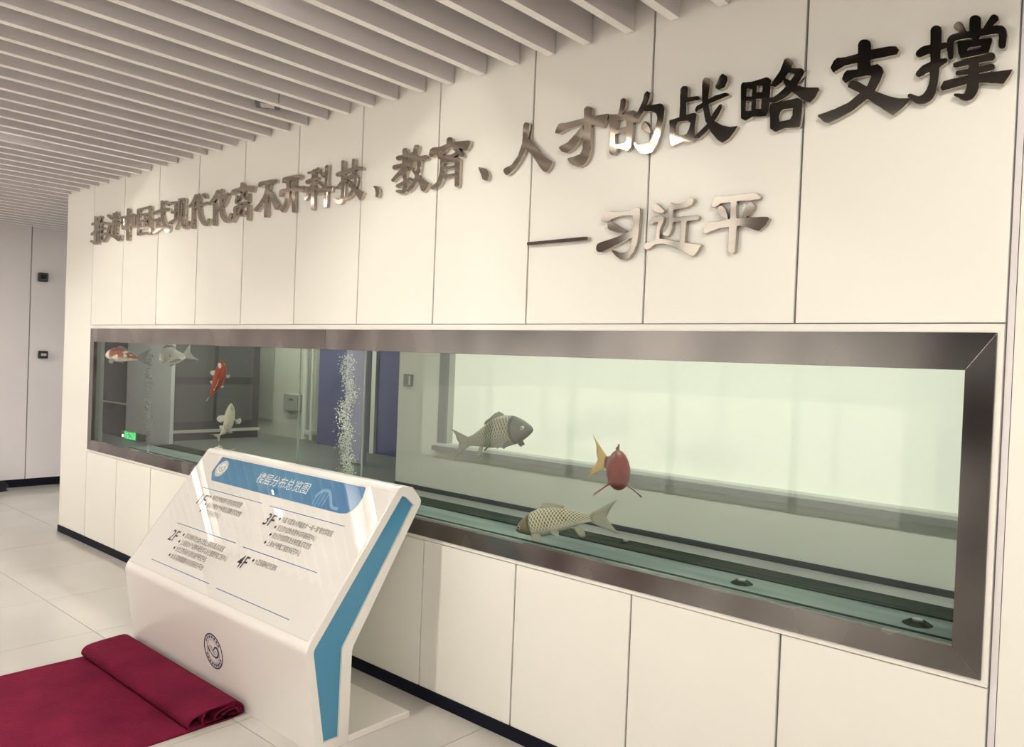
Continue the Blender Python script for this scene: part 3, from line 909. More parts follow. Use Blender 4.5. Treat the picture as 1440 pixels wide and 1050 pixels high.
GL.append((c, s, '撑', [S((255, 235, 110), (250, 400, 105), (240, 640, 85), (225, 760, 85), (180, 870, 98), (90, 915, 75), (-5, 870, 36)), S((95, 455, 78), (150, 425, 88), (260, 400, 75), (345, 375, 55)),
    S((90, 655, 66), (150, 610, 88), (260, 560, 80), (345, 525, 44)), S((475, 185, 84), (535, 255, 46)), S((640, 135, 114), (640, 270, 114)), S((825, 115, 84), (750, 205, 50)),
    S((400, 490, 50), (400, 340, 72), (450, 295, 70), (640, 262, 72), (860, 220, 84), (910, 260, 78), (905, 375, 68)), P((465, 345), (800, 303), (808, 330), (772, 450), (500, 508), (475, 440)), Hh((558, 428), (575, 400), (702, 383), (697, 406)),
    S((450, 570, 54), (640, 525, 64), (795, 488, 80)), S((470, 650, 46), (640, 625, 62), (800, 592, 66)),
    P((297, 790), (330, 730), (420, 705), (520, 690), (690, 655), (1008, 613), (985, 660), (920, 752), (690, 742), (560, 757), (430, 792), (320, 822)),
    S((630, 540, 95), (625, 700, 112), (605, 820, 112), (550, 885, 76), (440, 862, 20))]))
READ = ['tui', 'jin', 'zhong', 'guo', 'shi', 'xian', 'dai', 'hua', 'li', 'bu', 'kai', 'ke', 'ji', '', 'jiao', 'yu', '', 'ren', 'cai', 'de', 'zhan', 'lue', 'zhi', 'cheng']
ORD = ['first', 'second', 'third', 'fourth', 'fifth', 'sixth', 'seventh', 'eighth', 'ninth', 'tenth', 'eleventh', 'twelfth', 'thirteenth', '', 'fourteenth',
       'fifteenth', '', 'sixteenth', 'seventeenth', 'eighteenth', 'nineteenth', 'twentieth', 'last but one', 'last']
for k, (cr_, s_, ch, parts) in enumerate(GL):
    if READ[k]:
        lab = 'steel character read %s, the %s of the long wall slogan' % (READ[k], ORD[k])
    else:
        lab = 'small steel comma between the characters %s and %s of the wall slogan' % (READ[k - 1], READ[k + 1])
    glyph(cr_, s_, parts, lab, 'characters of the long wall slogan')
G2 = 'characters of the short line under the slogan'
glyph((730, 300), 8.0, [P((90, 325), (740, 262), (772, 270), (772, 300), (700, 306), (90, 357))], 'thin straight steel dash that opens the short line under the slogan', G2)
glyph((830, 275), 10.5, [P((168, 375), (180, 310), (220, 245), (260, 228), (340, 240), (450, 238), (600, 215), (640, 190), (690, 172), (737, 190), (737, 250), (717, 500), (692, 680), (642, 820), (570, 920), (500, 945), (440, 930), (380, 890), (315, 820), (325, 803), (360, 815), (430, 850), (500, 845), (560, 810), (600, 720), (625, 560), (635, 400), (625, 290), (500, 290), (400, 310), (310, 350), (240, 387)),
    P((253, 470), (255, 420), (290, 386), (340, 400), (440, 465), (527, 512), (500, 532), (420, 537), (330, 520), (275, 500)),
    P((85, 770), (100, 720), (150, 690), (400, 610), (625, 508), (632, 600), (500, 670), (300, 770), (180, 827), (120, 832), (90, 805))],
    'first steel character after the dash on the short lower line', G2)
glyph((900, 265), 10.5, [P((188, 290), (205, 235), (240, 222), (300, 270), (362, 330), (330, 362), (230, 350), (195, 330)),
    P((133, 520), (145, 460), (170, 425), (290, 410), (330, 406), (352, 430), (332, 510), (302, 570), (287, 620), (285, 740), (420, 755), (600, 790), (740, 810), (898, 830), (860, 910), (790, 992), (740, 987), (600, 902), (450, 837), (340, 812), (220, 822), (150, 872), (100, 902), (58, 880), (70, 810), (232, 755), (240, 600), (270, 490), (220, 490), (165, 532)),
    P((420, 260), (455, 206), (500, 235), (600, 225), (680, 190), (740, 133), (785, 148), (792, 180), (760, 240), (700, 270), (600, 292), (510, 302), (490, 320), (490, 430), (650, 415), (852, 398), (867, 430), (840, 462), (690, 477), (480, 492), (470, 600), (440, 660), (400, 702), (350, 692), (333, 655), (390, 620), (425, 540), (435, 400)),
    P((605, 470), (685, 465), (672, 600), (655, 815), (585, 800), (600, 600))], 'middle steel character with a long sweeping base stroke on the short lower line', G2)
glyph((980, 260), 9.545, [P((193, 285), (215, 200), (245, 155), (400, 150), (600, 125), (750, 105), (800, 115), (852, 155), (840, 190), (700, 205), (560, 212), (440, 232), (320, 242), (235, 302)),
    P((263, 340), (290, 290), (330, 276), (372, 310), (407, 400), (412, 452), (340, 432), (290, 392)), P((613, 400), (650, 310), (690, 240), (730, 230), (772, 270), (762, 320), (700, 402), (650, 427)),
    P((83, 640), (110, 550), (145, 496), (270, 495), (430, 460), (600, 440), (760, 435), (942, 430), (967, 450), (920, 540), (830, 612), (760, 592), (660, 552), (560, 547), (430, 562), (300, 577), (180, 622), (110, 652)),
    P((455, 200), (532, 205), (527, 450), (532, 560), (507, 900), (470, 922), (420, 892), (430, 600), (450, 400))], 'last steel character, symmetrical with a tall upright, on the short lower line', G2)

# ================================================================== DIRECTORY KIOSK
KX0, KX1 = 2.60, 4.34
outer = fillet([(-.690, 0.0), (-.757, .455), (-.287, 1.082), (-.212, 1.075), (-.150, 1.005), (-.524, .405), (-.528, 0.0)],
               [0, .07, .03, .02, .03, .06, 0], 6)
inner = fillet([(-.655, .040), (-.722, .442), (-.272, 1.040), (-.246, 1.03), (-.200, .990), (-.574, .418), (-.578, .040)],
               [0, .04, .002, .002, .002, .04, 0], 6)
YZ = lambda p, x: (x, p[0], p[1])
kk = tag(empty('directory_kiosk', (3.47, -0.5, 0)), 'white slanted floor directory stand with blue side panels beside the carpet roll', 'directory stand')
MB().prism(outer, YZ, KX0 + .016, KX1 - .016).ring(outer, inner, YZ, KX1 - .016, KX1).ring(outer, inner, YZ, KX0, KX0 + .016).build('body', 'white_gloss', kk)
for (a, b) in ((KX1 - .0155, KX1 - .012), (KX0 + .012, KX0 + .0155)):
    MB().prism(inner, YZ, a, b).build('side_panel', 'kiosk_blue', kk)
box('base_plate', KX0, KX1, -.525, -.178, 0.0, 0.030, 'white_gloss', kk, bevel=0.003)
# sloping print face
SV = np.array([0, .602, .799]); SN = np.array([0, -.799, .602])
SP = np.array([0, -.7365, .4775])


def panel_pt(u, v, h=0.0):
    q = SP + SV * v + SN * h
    return (u, q[1], q[2])


# exact slope of the body face so that the sheet lies on it
e0 = np.array([-.757, .455]); e1 = np.array([-.287, 1.082])
ed = (e1 - e0) / np.linalg.norm(e1 - e0)
SV = np.array([0, ed[0], ed[1]]); SN = np.array([0, -ed[1], ed[0]])
SP = np.array([0, *(e0 + ed * 0.035)])


def uv(px, py):
    d = ray(px, py)
    t = ((SP + SN * .003 - CAM) @ SN) / (d @ SN)
    X = CAM + t * d
    return float(X[0]), float((X - SP) @ SV)


def flat(name, pts, m, h, parent, thick=0.0006):
    n = len(pts)
    return MB().prism(pts, lambda p, t: panel_pt(p[0], p[1], t), h - thick, h).build(name, m, parent)


def text_mesh(body, size, shear=0.0, sx=1.0, bold=0.0, align='LEFT'):
    cu = bpy.data.curves.new('txt', 'FONT')
    cu.body = body
    cu.size = size
    cu.shear = shear
    cu.align_x = align
    cu.offset = bold
    cu.resolution_u = 3
    t = bpy.data.objects.new('txt', cu)
    COL.objects.link(t)
    dg = bpy.context.evaluated_depsgraph_get()
    me = bpy.data.meshes.new_from_object(t.evaluated_get(dg))
    bpy.data.objects.remove(t)
    bpy.data.curves.remove(cu)
    for v in me.vertices:
        v.co.x *= sx
    return me


def panel_text(name, body, u, v, size, m, parent, width=None, shear=0.0, bold=0.0, h=0.0042, align='LEFT'):
    me = text_mesh(body, size, shear, 1.0, bold, align)
    if width and len(me.vertices):
        xs_ = [q.co.x for q in me.vertices]
        k = width / (max(xs_) - min(xs_))
        for q in me.vertices:
            q.co.x *= k
    o0 = panel_pt(u, v, h)
    me.transform(Matrix(((1, 0, 0, 0), (0, SV[1], SN[1], 0), (0, SV[2], SN[2], 0), (0, 0, 0, 1))))
    me.materials.clear()
    me.materials.append(MATS[m])
    o = bpy.data.objects.new(name, me)
    o.location = o0
    COL.objects.link(o)
    WORLDM[o.name] = Matrix.Translation(o0)
    place(o, parent)
    return o


vt = uv(430, 664)[1]
sheet = flat('print_sheet', [(KX0 + .012, 0.0), (KX1 - .012, 0.0), (KX1 - .012, .715), (KX0 + .012, .715)], 'print_white', 0.002, kk, 0.0018)
HB = 0.0030
B = [uv(*p) for p in [(310.8, 641.8), (297, 663), (298.7, 675.5), (486, 721.7), (495.7, 718.5), (503, 711), (507, 703), (508.5, 694), (505, 683)]]
ub0, ub1, vb0, vb1 = B[1][0], B[6][0] - 0.0, B[2][1], (B[0][1] + B[8][1]) / 2
ub1 = max(p[0] for p in B)
band_poly = [(ub0 + .01, vb1), (ub0 + .005, vb0 + .05), (ub0 + .06, vb0), (ub1 - .09, vb0), (ub1 - .045, vb0 + .008), (ub1 - .015, vb0 + .03), (ub1, vb0 + .065), (ub1, vb0 + .10), (ub1 - .02, vb1)]
band = flat('title_band', band_poly, 'band_blue', HB, sheet)
u0, v0 = uv(358.3, 677.7); u1, v1 = uv(427, 692.8)
panel_text('title_lettering', '楼层分布总览图', u0, (v0 + v1) / 2 + .003, 0.068, 'ink_white', band, width=u1 - u0 + .02, h=HB + .0008)


# round emblem: rings, ring of ticks and a swirling fish line
def emblem(fn, r, m, m2, parent, fill=None):
    """fn(a, b, h) maps emblem plane coordinates to 3D"""
    e = None
    n = 40
    circ = lambda q: [(q * math.cos(2 * math.pi * i / n), q * math.sin(2 * math.pi * i / n)) for i in range(n)]
    f2 = lambda p, t: fn(p[0], p[1], t)
    if fill:
        MB().prism(circ(r), f2, -.0002, .0006).build('emblem_disc', fill, parent)
    mb = MB()
    mb.ring(circ(r), circ(r * .93), f2, .0006, .0012)
    e = mb.build('emblem', m, parent)
    MB().ring(circ(r * .66), circ(r * .63), f2, .0006, .0012).build('emblem_ring', m2, e)
    tk = MB()
    for lo, hi, k in ((35, 145, 7), (205, 335, 9)):
        for i in range(k):
            th = math.radians(lo + (hi - lo) * i / (k - 1))
            cx, cy = .80 * r * math.cos(th), .80 * r * math.sin(th)
            w, hh = .050 * r, .075 * r
            ct, st_ = math.cos(th), math.sin(th)
            for dx in (-.055 * r, .03 * r):
                q = [(cx + ct * a - st_ * (b + dx), cy + st_ * a + ct * (b + dx)) for a, b in ((-hh, -w * .3), (hh, -w * .3), (hh, w * .5), (-hh, w * .5))]
                tk.prism(q, f2, .0006, .0012)
            q = [(cx + ct * a - st_ * b, cy + st_ * a + ct * b) for a, b in ((-hh * .2, -w * 1.3), (hh * .2, -w * 1.3), (hh * .2, w * 1.3), (-hh * .2, w * 1.3))]
            tk.prism(q, f2, .0006, .0012)
    tag(tk.build('emblem_lettering', m, e), kind='stuff')

    def line(pts, w0, w1, name, mm):
        pp = catmull([(p[0] * r, p[1] * r) for p in pts], 8)
        L, Rr = [], []
        for i, p in enumerate(pp):
            d = (pp[min(i + 1, len(pp) - 1)] - pp[max(i - 1, 0)])
            d = d / np.linalg.norm(d)
            w = (w0 + (w1 - w0) * math.sin(math.pi * i / (len(pp) - 1))) * r / 2
            L.append((p[0] - d[1] * w, p[1] + d[0] * w)); Rr.append((p[0] + d[1] * w, p[1] - d[0] * w))
        o = MB()
        for i in range(len(pp) - 1):
            o.prism([L[i], L[i + 1], Rr[i + 1], Rr[i]], f2, .0006, .0012)
        o.build(name, mm, e)
    line([(-.10, -.05), (.08, .10), (.22, .26), (.42, .26), (.54, .08), (.48, -.16), (.22, -.32), (-.16, -.25), (-.50, .02)], .03, .11, 'emblem_swirl', m)
    line([(-.55, .16), (-.50, .02), (-.42, -.16)], .05, .10, 'emblem_tail', m)
    line([(-.42, .10), (-.28, .26), (-.12, .16), (-.02, -.02), (.14, -.16), (.34, -.08)], .03, .05, 'emblem_wave', m2)
    line([(-.38, .02), (-.22, .12), (-.04, -.06), (.12, -.04), (.30, .06)], .02, .04, 'emblem_wave', m2)
    return e


ce = uv(311.7, 658.6)
emblem(lambda a, b, h: panel_pt(ce[0] + a, ce[1] + b, HB + h), 0.054, 'emblem_grey', 'emblem_grey', band, fill='ink_white')
# helix ornament in the band
hx = MB()
uo = ub1 - .33
f3 = lambda p, t: panel_pt(p[0], p[1], t)
pp = catmull([(uo, vb0 + .05), (uo + .03, vb0 + .088), (uo + .08, vb0 + .092), (uo + .12, vb0 + .06), (uo + .16, vb0 + .022), (uo + .21, vb0 + .016)], 6)
for i in range(len(pp) - 1):
    a, b = pp[i], pp[i + 1]
    d = (b - a) / np.linalg.norm(b - a); w = .008
    hx.prism([(a[0] - d[1] * w, a[1] + d[0] * w), (b[0] - d[1] * w, b[1] + d[0] * w), (b[0] + d[1] * w, b[1] - d[0] * w), (a[0] + d[1] * w, a[1] - d[0] * w)], f3, HB, HB + .0008)
for k in range(4):
    a = uo + .008 + k * .026
    hx.prism([(a, vb0 + .008), (a + .005, vb0 + .008), (a + .005, vb0 + .072 + .006 * k), (a, vb0 + .072 + .006 * k)], f3, HB, HB + .0008)
hx.build('helix_ornament', 'band_light', band)
# rules
for (pa, pb) in (((300.4, 688), (368.5, 708.5)), ((381, 711), (486.5, 741)), ((251.2, 734.8), (333, 764.6)), ((214.6, 785.5), (294.8, 821.8)),
                 ((344, 768.8), (447.7, 806.5)), ((305.7, 826.3), (406.9, 872.4))):
    a = uv(*pa); b = uv(*pb)
    ua, ub = (2.815, 3.44) if b[0] < 3.48 else (3.515, 4.14)
    va = (a[1] + b[1]) / 2
    flat('rule_line', [(ua, va - .002), (ub, va - .002), (ub, va + .002), (ua, va + .002)], 'line_blue', HB, sheet)
# floor numbers and their lists
for body, px, py in (('1F', 273, 707), ('2F', 235, 758), ('3F', 367.7, 736.4), ('4F', 329.8, 795.5)):
    u, v = uv(px, py)
    panel_text('floor_number', body, u, v, 0.092, 'ink_dark', sheet, width=.082, shear=0.12, bold=0.0006)


def zA(x, y): return (180 + x / 4.773, 620 + y / 4.773)
def zB(x, y): return (330 + x / 4.774, 640 + y / 4.774)
def zC(x, y): return (180 + x / 4.774, 740 + y / 4.774)


LINES = [('海洋生物资源开发利用实验室', zA(545, 378), zA(748, 455)), ('省部共建水产种质资源重点实验室', zA(508, 432), zA(747, 508)), ('水产科学研究中心', zA(474, 476), zA(605, 522)),
         ('海洋动物系统分类与进化上海高校重点实验室', zA(360, 640), zA(635, 742)), ('上海高校水产动物科研技术与水生健康养殖工程中心', zA(330, 684), zA(655, 808)),
         ('水生生物系统与进化保护研究平台', zA(297, 727), zA(515, 812)), ('水生动物健康与利用研究平台', zA(264, 775), zA(495, 866)),
         ('中国-东盟海水养殖技术“一带一路”联合实验室', zB(288, 438), zB(648, 545)), ('农业农村部鱼类营养与环境研究中心', zB(258, 492), zB(535, 578)),
         ('农业农村部国家渔业种质重点实验室', zB(225, 542), zB(500, 632)), ('上海水产养殖工程技术研究中心', zB(190, 594), zB(430, 677)), ('大型海藻种质资源库', zC(825, 240), zC(985, 300))]
for body, pa, pb in LINES:
    ua, va = uv(*pa); ub_, vb_ = uv(*pb)
    v = (va + vb_) / 2
    panel_text('bullet', '◆', ua, v + .004, 0.020, 'ink_dark', sheet)
    panel_text('text_line', body, ua + .030, v, 0.033, 'ink_grey', sheet, width=max(.08, ub_ - ua - .030))
flat('clear_cover', [(KX0 + .008, -.004), (KX1 - .008, -.004), (KX1 - .008, .719), (KX0 + .008, .719)], 'cover_glass', 0.0075, kk, 0.0020)
# emblem on the front apron
fa = np.array([-.690, 0.0]); fb = np.array([-.757, .455])
fd = (fb - fa) / np.linalg.norm(fb - fa); fn_ = np.array([-fd[1], fd[0]])
emblem(lambda a, b, h: (3.533 + a, *(fa + fd * (.228 + b) + fn_ * (h + .0002))), 0.088, 'emblem_navy', 'emblem_grey', kk)

# ================================================================== RED CARPET
CX0, CX1 = 2.615, 3.80


def rz(x, y):
    q = hit(235 + x / 8.75, 920 + y / 8.75, 0, 3.79)
    return (float(q[1]) - .018, max(.0135, float(q[2])))


sp_pts = [(960, 600), (870, 556), (700, 615), (520, 685), (370, 755), (305, 830), (302, 885), (350, 905), (500, 880), (640, 856),
          (800, 828), (915, 760), (945, 680), (928, 615), (880, 584), (800, 592), (640, 642), (520, 692), (468, 770), (490, 832), (580, 842), (700, 830), (820, 796), (900, 740), (922, 670),
          (900, 630), (840, 610), (740, 645), (655, 700), (622, 765), (650, 808), (740, 806), (830, 770), (890, 720), (900, 668), (865, 640), (800, 660), (715, 725)]
sp2 = [rz(*p) for p in sp_pts]
yend = max(p[0] for p in sp2)
rise = [rz(930, 745), rz(966, 690), rz(974, 635), rz(945, 585)]
path = [(-4.2, .004), (-3.0, .004), (-2.0, .004), (-1.2, .004), (-.95, .004), (rise[0][0] - .07, .004), (rise[0][0] - .03, .007)] + rise + sp2[1:]
path = catmull(path, 4)
tk = .0035
cv, cf = [], []
for i, p in enumerate(path):
    d = path[min(i + 1, len(path) - 1)] - path[max(i - 1, 0)]
    d = d / np.linalg.norm(d)
    nn = np.array([-d[1], d[0]]) * tk
    a, b = p + nn, p - nn
    for q in (a, b):
        z = max(q[1], 0.0005)
        cv.append((CX0, q[0], z)); cv.append((CX1, q[0], z))
n = len(path)
for i in range(n - 1):
    k = i * 4
    cf += [(k, k + 1, k + 5, k + 4), (k + 2, k + 6, k + 7, k + 3), (k, k + 4, k + 6, k + 2), (k + 1, k + 3, k + 7, k + 5)]
cf += [(0, 2, 3, 1), (4 * n - 4, 4 * n - 3, 4 * n - 1, 4 * n - 2)]
cp = mesh_obj('red_carpet', cv, cf, 'carpet', smooth=False)
tag(cp, 'crimson ribbed carpet runner rolled up at its end before the directory stand', 'carpet')


# ================================================================== FISH
def fish_mat(name, base, spots=None, spot_col=None, scale=3.0, thr=0.5, lattice=0.0, lat_col=(0.6, 0.58, 0.5), belly=None, head=None, rough=0.35):
    m = bpy.data.materials.new(name)
    m.use_nodes = True
    nt = m.node_tree
    b = nt.nodes['Principled BSDF']
    b.inputs['Roughness'].default_value = rough
    b.inputs['Specular IOR Level'].default_value = 0.06
    uvn = nt.nodes.new('ShaderNodeUVMap')
    cur = None

    def rgb(c):
        r = nt.nodes.new('ShaderNodeRGB'); r.outputs[0].default_value = (*c, 1); return r.outputs[0]

    def mix(f, a, c):
        x = nt.nodes.new('ShaderNodeMix'); x.data_type = 'RGBA'
        nt.links.new(f, x.inputs[0]); nt.links.new(a, x.inputs[6]); nt.links.new(c, x.inputs[7])
        return x.outputs[2]
    cur = rgb(base)
    sep = nt.nodes.new('ShaderNodeSeparateXYZ')
    nt.links.new(uvn.outputs[0], sep.inputs[0])

    def math_(op, a, b_=None):
        x = nt.nodes.new('ShaderNodeMath'); x.operation = op
        for k, q in enumerate((a, b_)):
            if q is None: continue
            if isinstance(q, (int, float)): x.inputs[k].default_value = q
            else: nt.links.new(q, x.inputs[k])
        return x.outputs[0]

    def step(v, lo, hi):
        x = nt.nodes.new('ShaderNodeMapRange'); x.interpolation_type = 'SMOOTHSTEP'
        nt.links.new(v, x.inputs[0]); x.inputs[1].default_value = lo; x.inputs[2].default_value = hi
        return x.outputs[0]
    if spots:
        no = nt.nodes.new('ShaderNodeTexNoise'); no.inputs['Scale'].default_value = scale; no.inputs['Detail'].default_value = 2
        nt.links.new(uvn.outputs[0], no.inputs['Vector'])
        cur = mix(step(no.outputs['Fac'], thr - .03, thr + .03), cur, rgb(spot_col))
    if lattice > 0:
        u = math_('MULTIPLY', sep.outputs[0], 75.0)
        v = math_('MULTIPLY', sep.outputs[1], 44.0)
        A = math_('ABSOLUTE', math_('SINE', math_('ADD', u, v)))
        Bm = math_('ABSOLUTE', math_('SINE', math_('SUBTRACT', u, v)))
        mn = math_('MINIMUM', A, Bm)
        f = math_('SUBTRACT', 1.0, step(mn, 0.12, 0.55))
        zone = math_('MULTIPLY', step(sep.outputs[0], .24, .27), lattice)
        cur = mix(math_('MULTIPLY', f, zone), cur, rgb(lat_col))
    if belly:   # v = 0 back, 0.5 belly
        d = math_('ABSOLUTE', math_('SUBTRACT', sep.outputs[1], 0.5))
        f = math_('SUBTRACT', 1.0, step(d, 0.10, 0.26))
        cur = mix(math_('MULTIPLY', f, .85), cur, rgb(belly))
    if head:
        f = math_('SUBTRACT', 1.0, step(sep.outputs[0], .20, .26))
        cur = mix(f, cur, rgb(head))
        gl_ = math_('MULTIPLY', step(sep.outputs[0], .205, .222), math_('SUBTRACT', 1.0, step(sep.outputs[0], .235, .25)))
        cur = mix(math_('MULTIPLY', gl_, .6), cur, rgb(tuple(c_ * .3 for c_ in head)))
    nt.links.new(cur, b.inputs['Base Color'])
    MATS[name] = m


def fin_mat(name, col, alpha=0.85):
    m = mat(name, col, 0.4)
    b = m.node_tree.nodes['Principled BSDF']
    b.inputs['Alpha'].default_value = alpha


fish_mat('fish_grey', (0.11, 0.12, 0.095), True, (0.14, 0.10, 0.05), 5.0, .56, .75, (0.45, 0.46, 0.38), belly=(0.26, 0.27, 0.22), head=(0.12, 0.13, 0.11))
fish_mat('fish_silver', (0.22, 0.20, 0.12), True, (0.17, 0.11, 0.03), 5.0, .58, .95, (0.70, 0.69, 0.58), belly=(0.56, 0.55, 0.46), head=(0.22, 0.19, 0.12))
fish_mat('fish_red', (0.16, 0.016, 0.010), True, (0.11, 0.010, 0.010), 4.0, .55, .25, (0.26, 0.05, 0.03), belly=(0.22, 0.035, 0.022))
fish_mat('fish_koi', (0.30, 0.045, 0.015), True, (0.20, 0.025, 0.012), 5.0, .55)
fish_mat('fish_white', (0.42, 0.41, 0.33), True, (0.26, 0.25, 0.18), 3.0, .58, .2, (0.5, 0.5, 0.42))
fish_mat('fish_redwhite', (0.26, 0.07, 0.035), True, (0.62, 0.58, 0.48), 5.0, .55, belly=(0.60, 0.58, 0.48), head=(0.66, 0.62, 0.52))
fish_mat('fish_pale', (0.32, 0.32, 0.28), True, (0.13, 0.13, 0.12), 3.0, .6, belly=(0.62, 0.60, 0.52))
fin_mat('fin_grey', (0.20, 0.21, 0.17), .9)
fin_mat('fin_silver', (0.34, 0.34, 0.27), .85)
fin_mat('fin_gold', (0.55, 0.38, 0.13), .95)
fin_mat('fin_red', (0.26, 0.05, 0.025), .95)
fin_mat('fin_white', (0.48, 0.47, 0.40), .9)
fin_mat('fin_clear', (0.20, 0.21, 0.19), .95)
mat('head_patch', (0.70, 0.66, 0.58), 0.4)


def fish(name, spine, up, hmax, wmax, bm_, fm, label, tail=1.0, fins=(), eyes=True, tailfork=.55, tailmat=None, tailroll=0.0):
    """spine: world points from snout to tail base; up: direction of the back"""
    sp_ = catmull([tuple(map(float, p)) for p in spine], 10)
    L = np.cumsum([0] + [np.linalg.norm(b - a) for a, b in zip(sp_[:-1], sp_[1:])])
    tot = L[-1]
    sp_ = np.array(sp_)

    def at(t):
        x = max(0, min(1, t)) * tot
        p = np.array([np.interp(x, L, sp_[:, k]) for k in range(3)])
        e = .03 * tot
        q = np.array([np.interp(min(tot, x + e), L, sp_[:, k]) - np.interp(max(0, x - e), L, sp_[:, k]) for k in range(3)])
        T = q / np.linalg.norm(q)                 # towards the tail
        U = np.array(up, float); U = U - T * (U @ T); U /= np.linalg.norm(U)
        return p, T, U, np.cross(T, U)
    prof_t = [0, .03, .08, .15, .25, .38, .5, .65, .8, .92, 1.0]
    prof_h = [.07, .24, .44, .66, .90, 1.0, .97, .78, .52, .34, .30]
    prof_w = [.10, .34, .56, .80, .98, 1.0, .95, .72, .42, .20, .10]
    nr, ns = 30, 20
    V, Fc, UV = [], [], []
    for i in range(nr + 1):
        t = i / nr
        p, T, U, Sd = at(t)
        h = np.interp(t, prof_t, prof_h) * hmax / 2
        w = np.interp(t, prof_t, prof_w) * wmax / 2
        off = .10 * hmax * math.sin(math.pi * min(1, t * 1.1)) * .5
        for k in range(ns):
            a = 2 * math.pi * k / ns
            V.append(p + U * (h * math.cos(a) * (1.08 if math.cos(a) > 0 else .95) + off * .3) + Sd * (w * math.sin(a)))
            UV.append((t, k / ns))
    for i in range(nr):
        for k in range(ns):
            Fc.append((i * ns + k, i * ns + (k + 1) % ns, (i + 1) * ns + (k + 1) % ns, (i + 1) * ns + k))
    Fc.append(tuple(range(ns))); Fc.append(tuple(range((nr + 1) * ns - 1, nr * ns - 1, -1)))
    root = empty(name, tuple(at(.4)[0]))
    tag(root, label, 'fish', 'fish in the tank')
    ob = mesh_obj('body', V, Fc, bm_, root, smooth=True, origin=tuple(at(.4)[0]))
    uvl = ob.data.uv_layers.new(name='UVMap')
    for poly in ob.data.polygons:
        ks = [ob.data.loops[li].vertex_index for li in poly.loop_indices]
        wrap = max(UV[k][1] for k in ks) - min(UV[k][1] for k in ks) > .6
        for li, k in zip(poly.loop_indices, ks):
            u, v = UV[k]
            if wrap and v < .3:
                v += 1
            uvl.data[li].uv = (u, v)

    def fin(nm, root_pts, tip_pts, m, nrm, ripple=.004):
        a = np.array(root_pts); b = np.array(tip_pts)
        n_, mrows = len(a), 5
        vv, ff = [], []
        nrm = np.array(nrm, float) / np.linalg.norm(nrm)
        for sgn in (-1, 1):
            for i in range(n_):
                for j in range(mrows):
                    t = j / (mrows - 1)
                    q = a[i] + (b[i] - a[i]) * t
                    q = q + nrm * (ripple * math.sin(i * 2.2) * t + sgn * .0016 * (1 - .8 * t))
                    vv.append(q)
        N = n_ * mrows
        for i in range(n_ - 1):
            for j in range(mrows - 1):
                k = i * mrows + j
                ff.append((k, k + 1, k + mrows + 1, k + mrows))
                ff.append((N + k, N + k + mrows, N + k + mrows + 1, N + k + 1))
        rim = [i * mrows for i in range(n_)] + [(n_ - 1) * mrows + j for j in range(1, mrows)] + [i * mrows + mrows - 1 for i in range(n_ - 2, -1, -1)] + [j for j in range(mrows - 2, 0, -1)]
        for i in range(len(rim)):
            k, l = rim[i], rim[(i + 1) % len(rim)]
            ff.append((k, l, N + l, N + k))
        return mesh_obj(nm, vv, ff, m, root, smooth=True)
    # tail fin
    p, T, U, Sd = at(1.0)
    if tailroll:
        U, Sd = U * math.cos(tailroll) + Sd * math.sin(tailroll), Sd * math.cos(tailroll) - U * math.sin(tailroll)
    th = hmax * .16
    R_, Tp = [], []
    for i in range(9):
        s_ = -1 + 2 * i / 8
        R_.append(p - T * .02 * tot + U * th * s_)
        ln = hmax * 0.95 * tail * (tailfork + (1 - tailfork) * abs(s_) ** 1.3)
        Tp.append(p + T * ln * (1.0) + U * hmax * .62 * tail * s_)
    fin('tail_fin', R_, Tp, tailmat or fm, Sd)
    # dorsal
    R_, Tp = [], []
    for i in range(7):
        t = .36 + .30 * i / 6
        p, T, U, Sd = at(t)
        h = np.interp(t, prof_t, prof_h) * hmax / 2 * 1.08
        R_.append(p + U * (h - .004))
        Tp.append(p + U * (h + hmax * .20 * (1 - .62 * i / 6) * min(1, (i + .6) / 1.4)) + T * .035 * tot)
    fin('dorsal_fin', R_, Tp, fm, at(.5)[3])
    for (nm, t, side, ln, ang) in fins:
        p, T, U, Sd = at(t)
        h = np.interp(t, prof_t, prof_h) * hmax / 2
        w = np.interp(t, prof_t, prof_w) * wmax / 2
        if side == 0:
            base = p - U * h * .9; D = -U * math.sin(ang) + T * math.cos(ang); nr_ = Sd
        else:
            base = p - U * h * .55 + Sd * side * w * .72
            D = (Sd * side * .75 - U * .65) * math.sin(ang) + T * math.cos(ang); nr_ = U * .7 + Sd * side * .3
        D /= np.linalg.norm(D)
        E = np.cross(nr_ / np.linalg.norm(nr_), D); E /= np.linalg.norm(E)
        R_, Tp = [], []
        for i in range(5):
            s_ = -1 + 2 * i / 4
            R_.append(base + T * ln * .22 * s_)
            Tp.append(base + D * ln * (1 - .35 * abs(s_) ** 2) + E * ln * .30 * s_)
        fin(nm, R_, Tp, fm, nr_)
    if eyes:
        for sd in (-1, 1):
            p, T, U, Sd = at(.085)
            w = np.interp(.085, prof_t, prof_w) * wmax / 2
            c_ = p + U * hmax * .07 + Sd * sd * w * .96
            r = hmax * .075
            e_ = MB().cyl(c_ - Sd * sd * r * .6, c_ + Sd * sd * r * .45, r, 14, r * .75).build('eye', 'eye_ring', root, smooth=False)
            MB().cyl(c_ + Sd * sd * r * .45, c_ + Sd * sd * r * .7, r * .55, 10, r * .4).build('pupil', 'eye_black', e_)
        p, T, U, Sd = at(.22)
    return root


def W(px, py, y):
    return hit(px, py, 1, y)


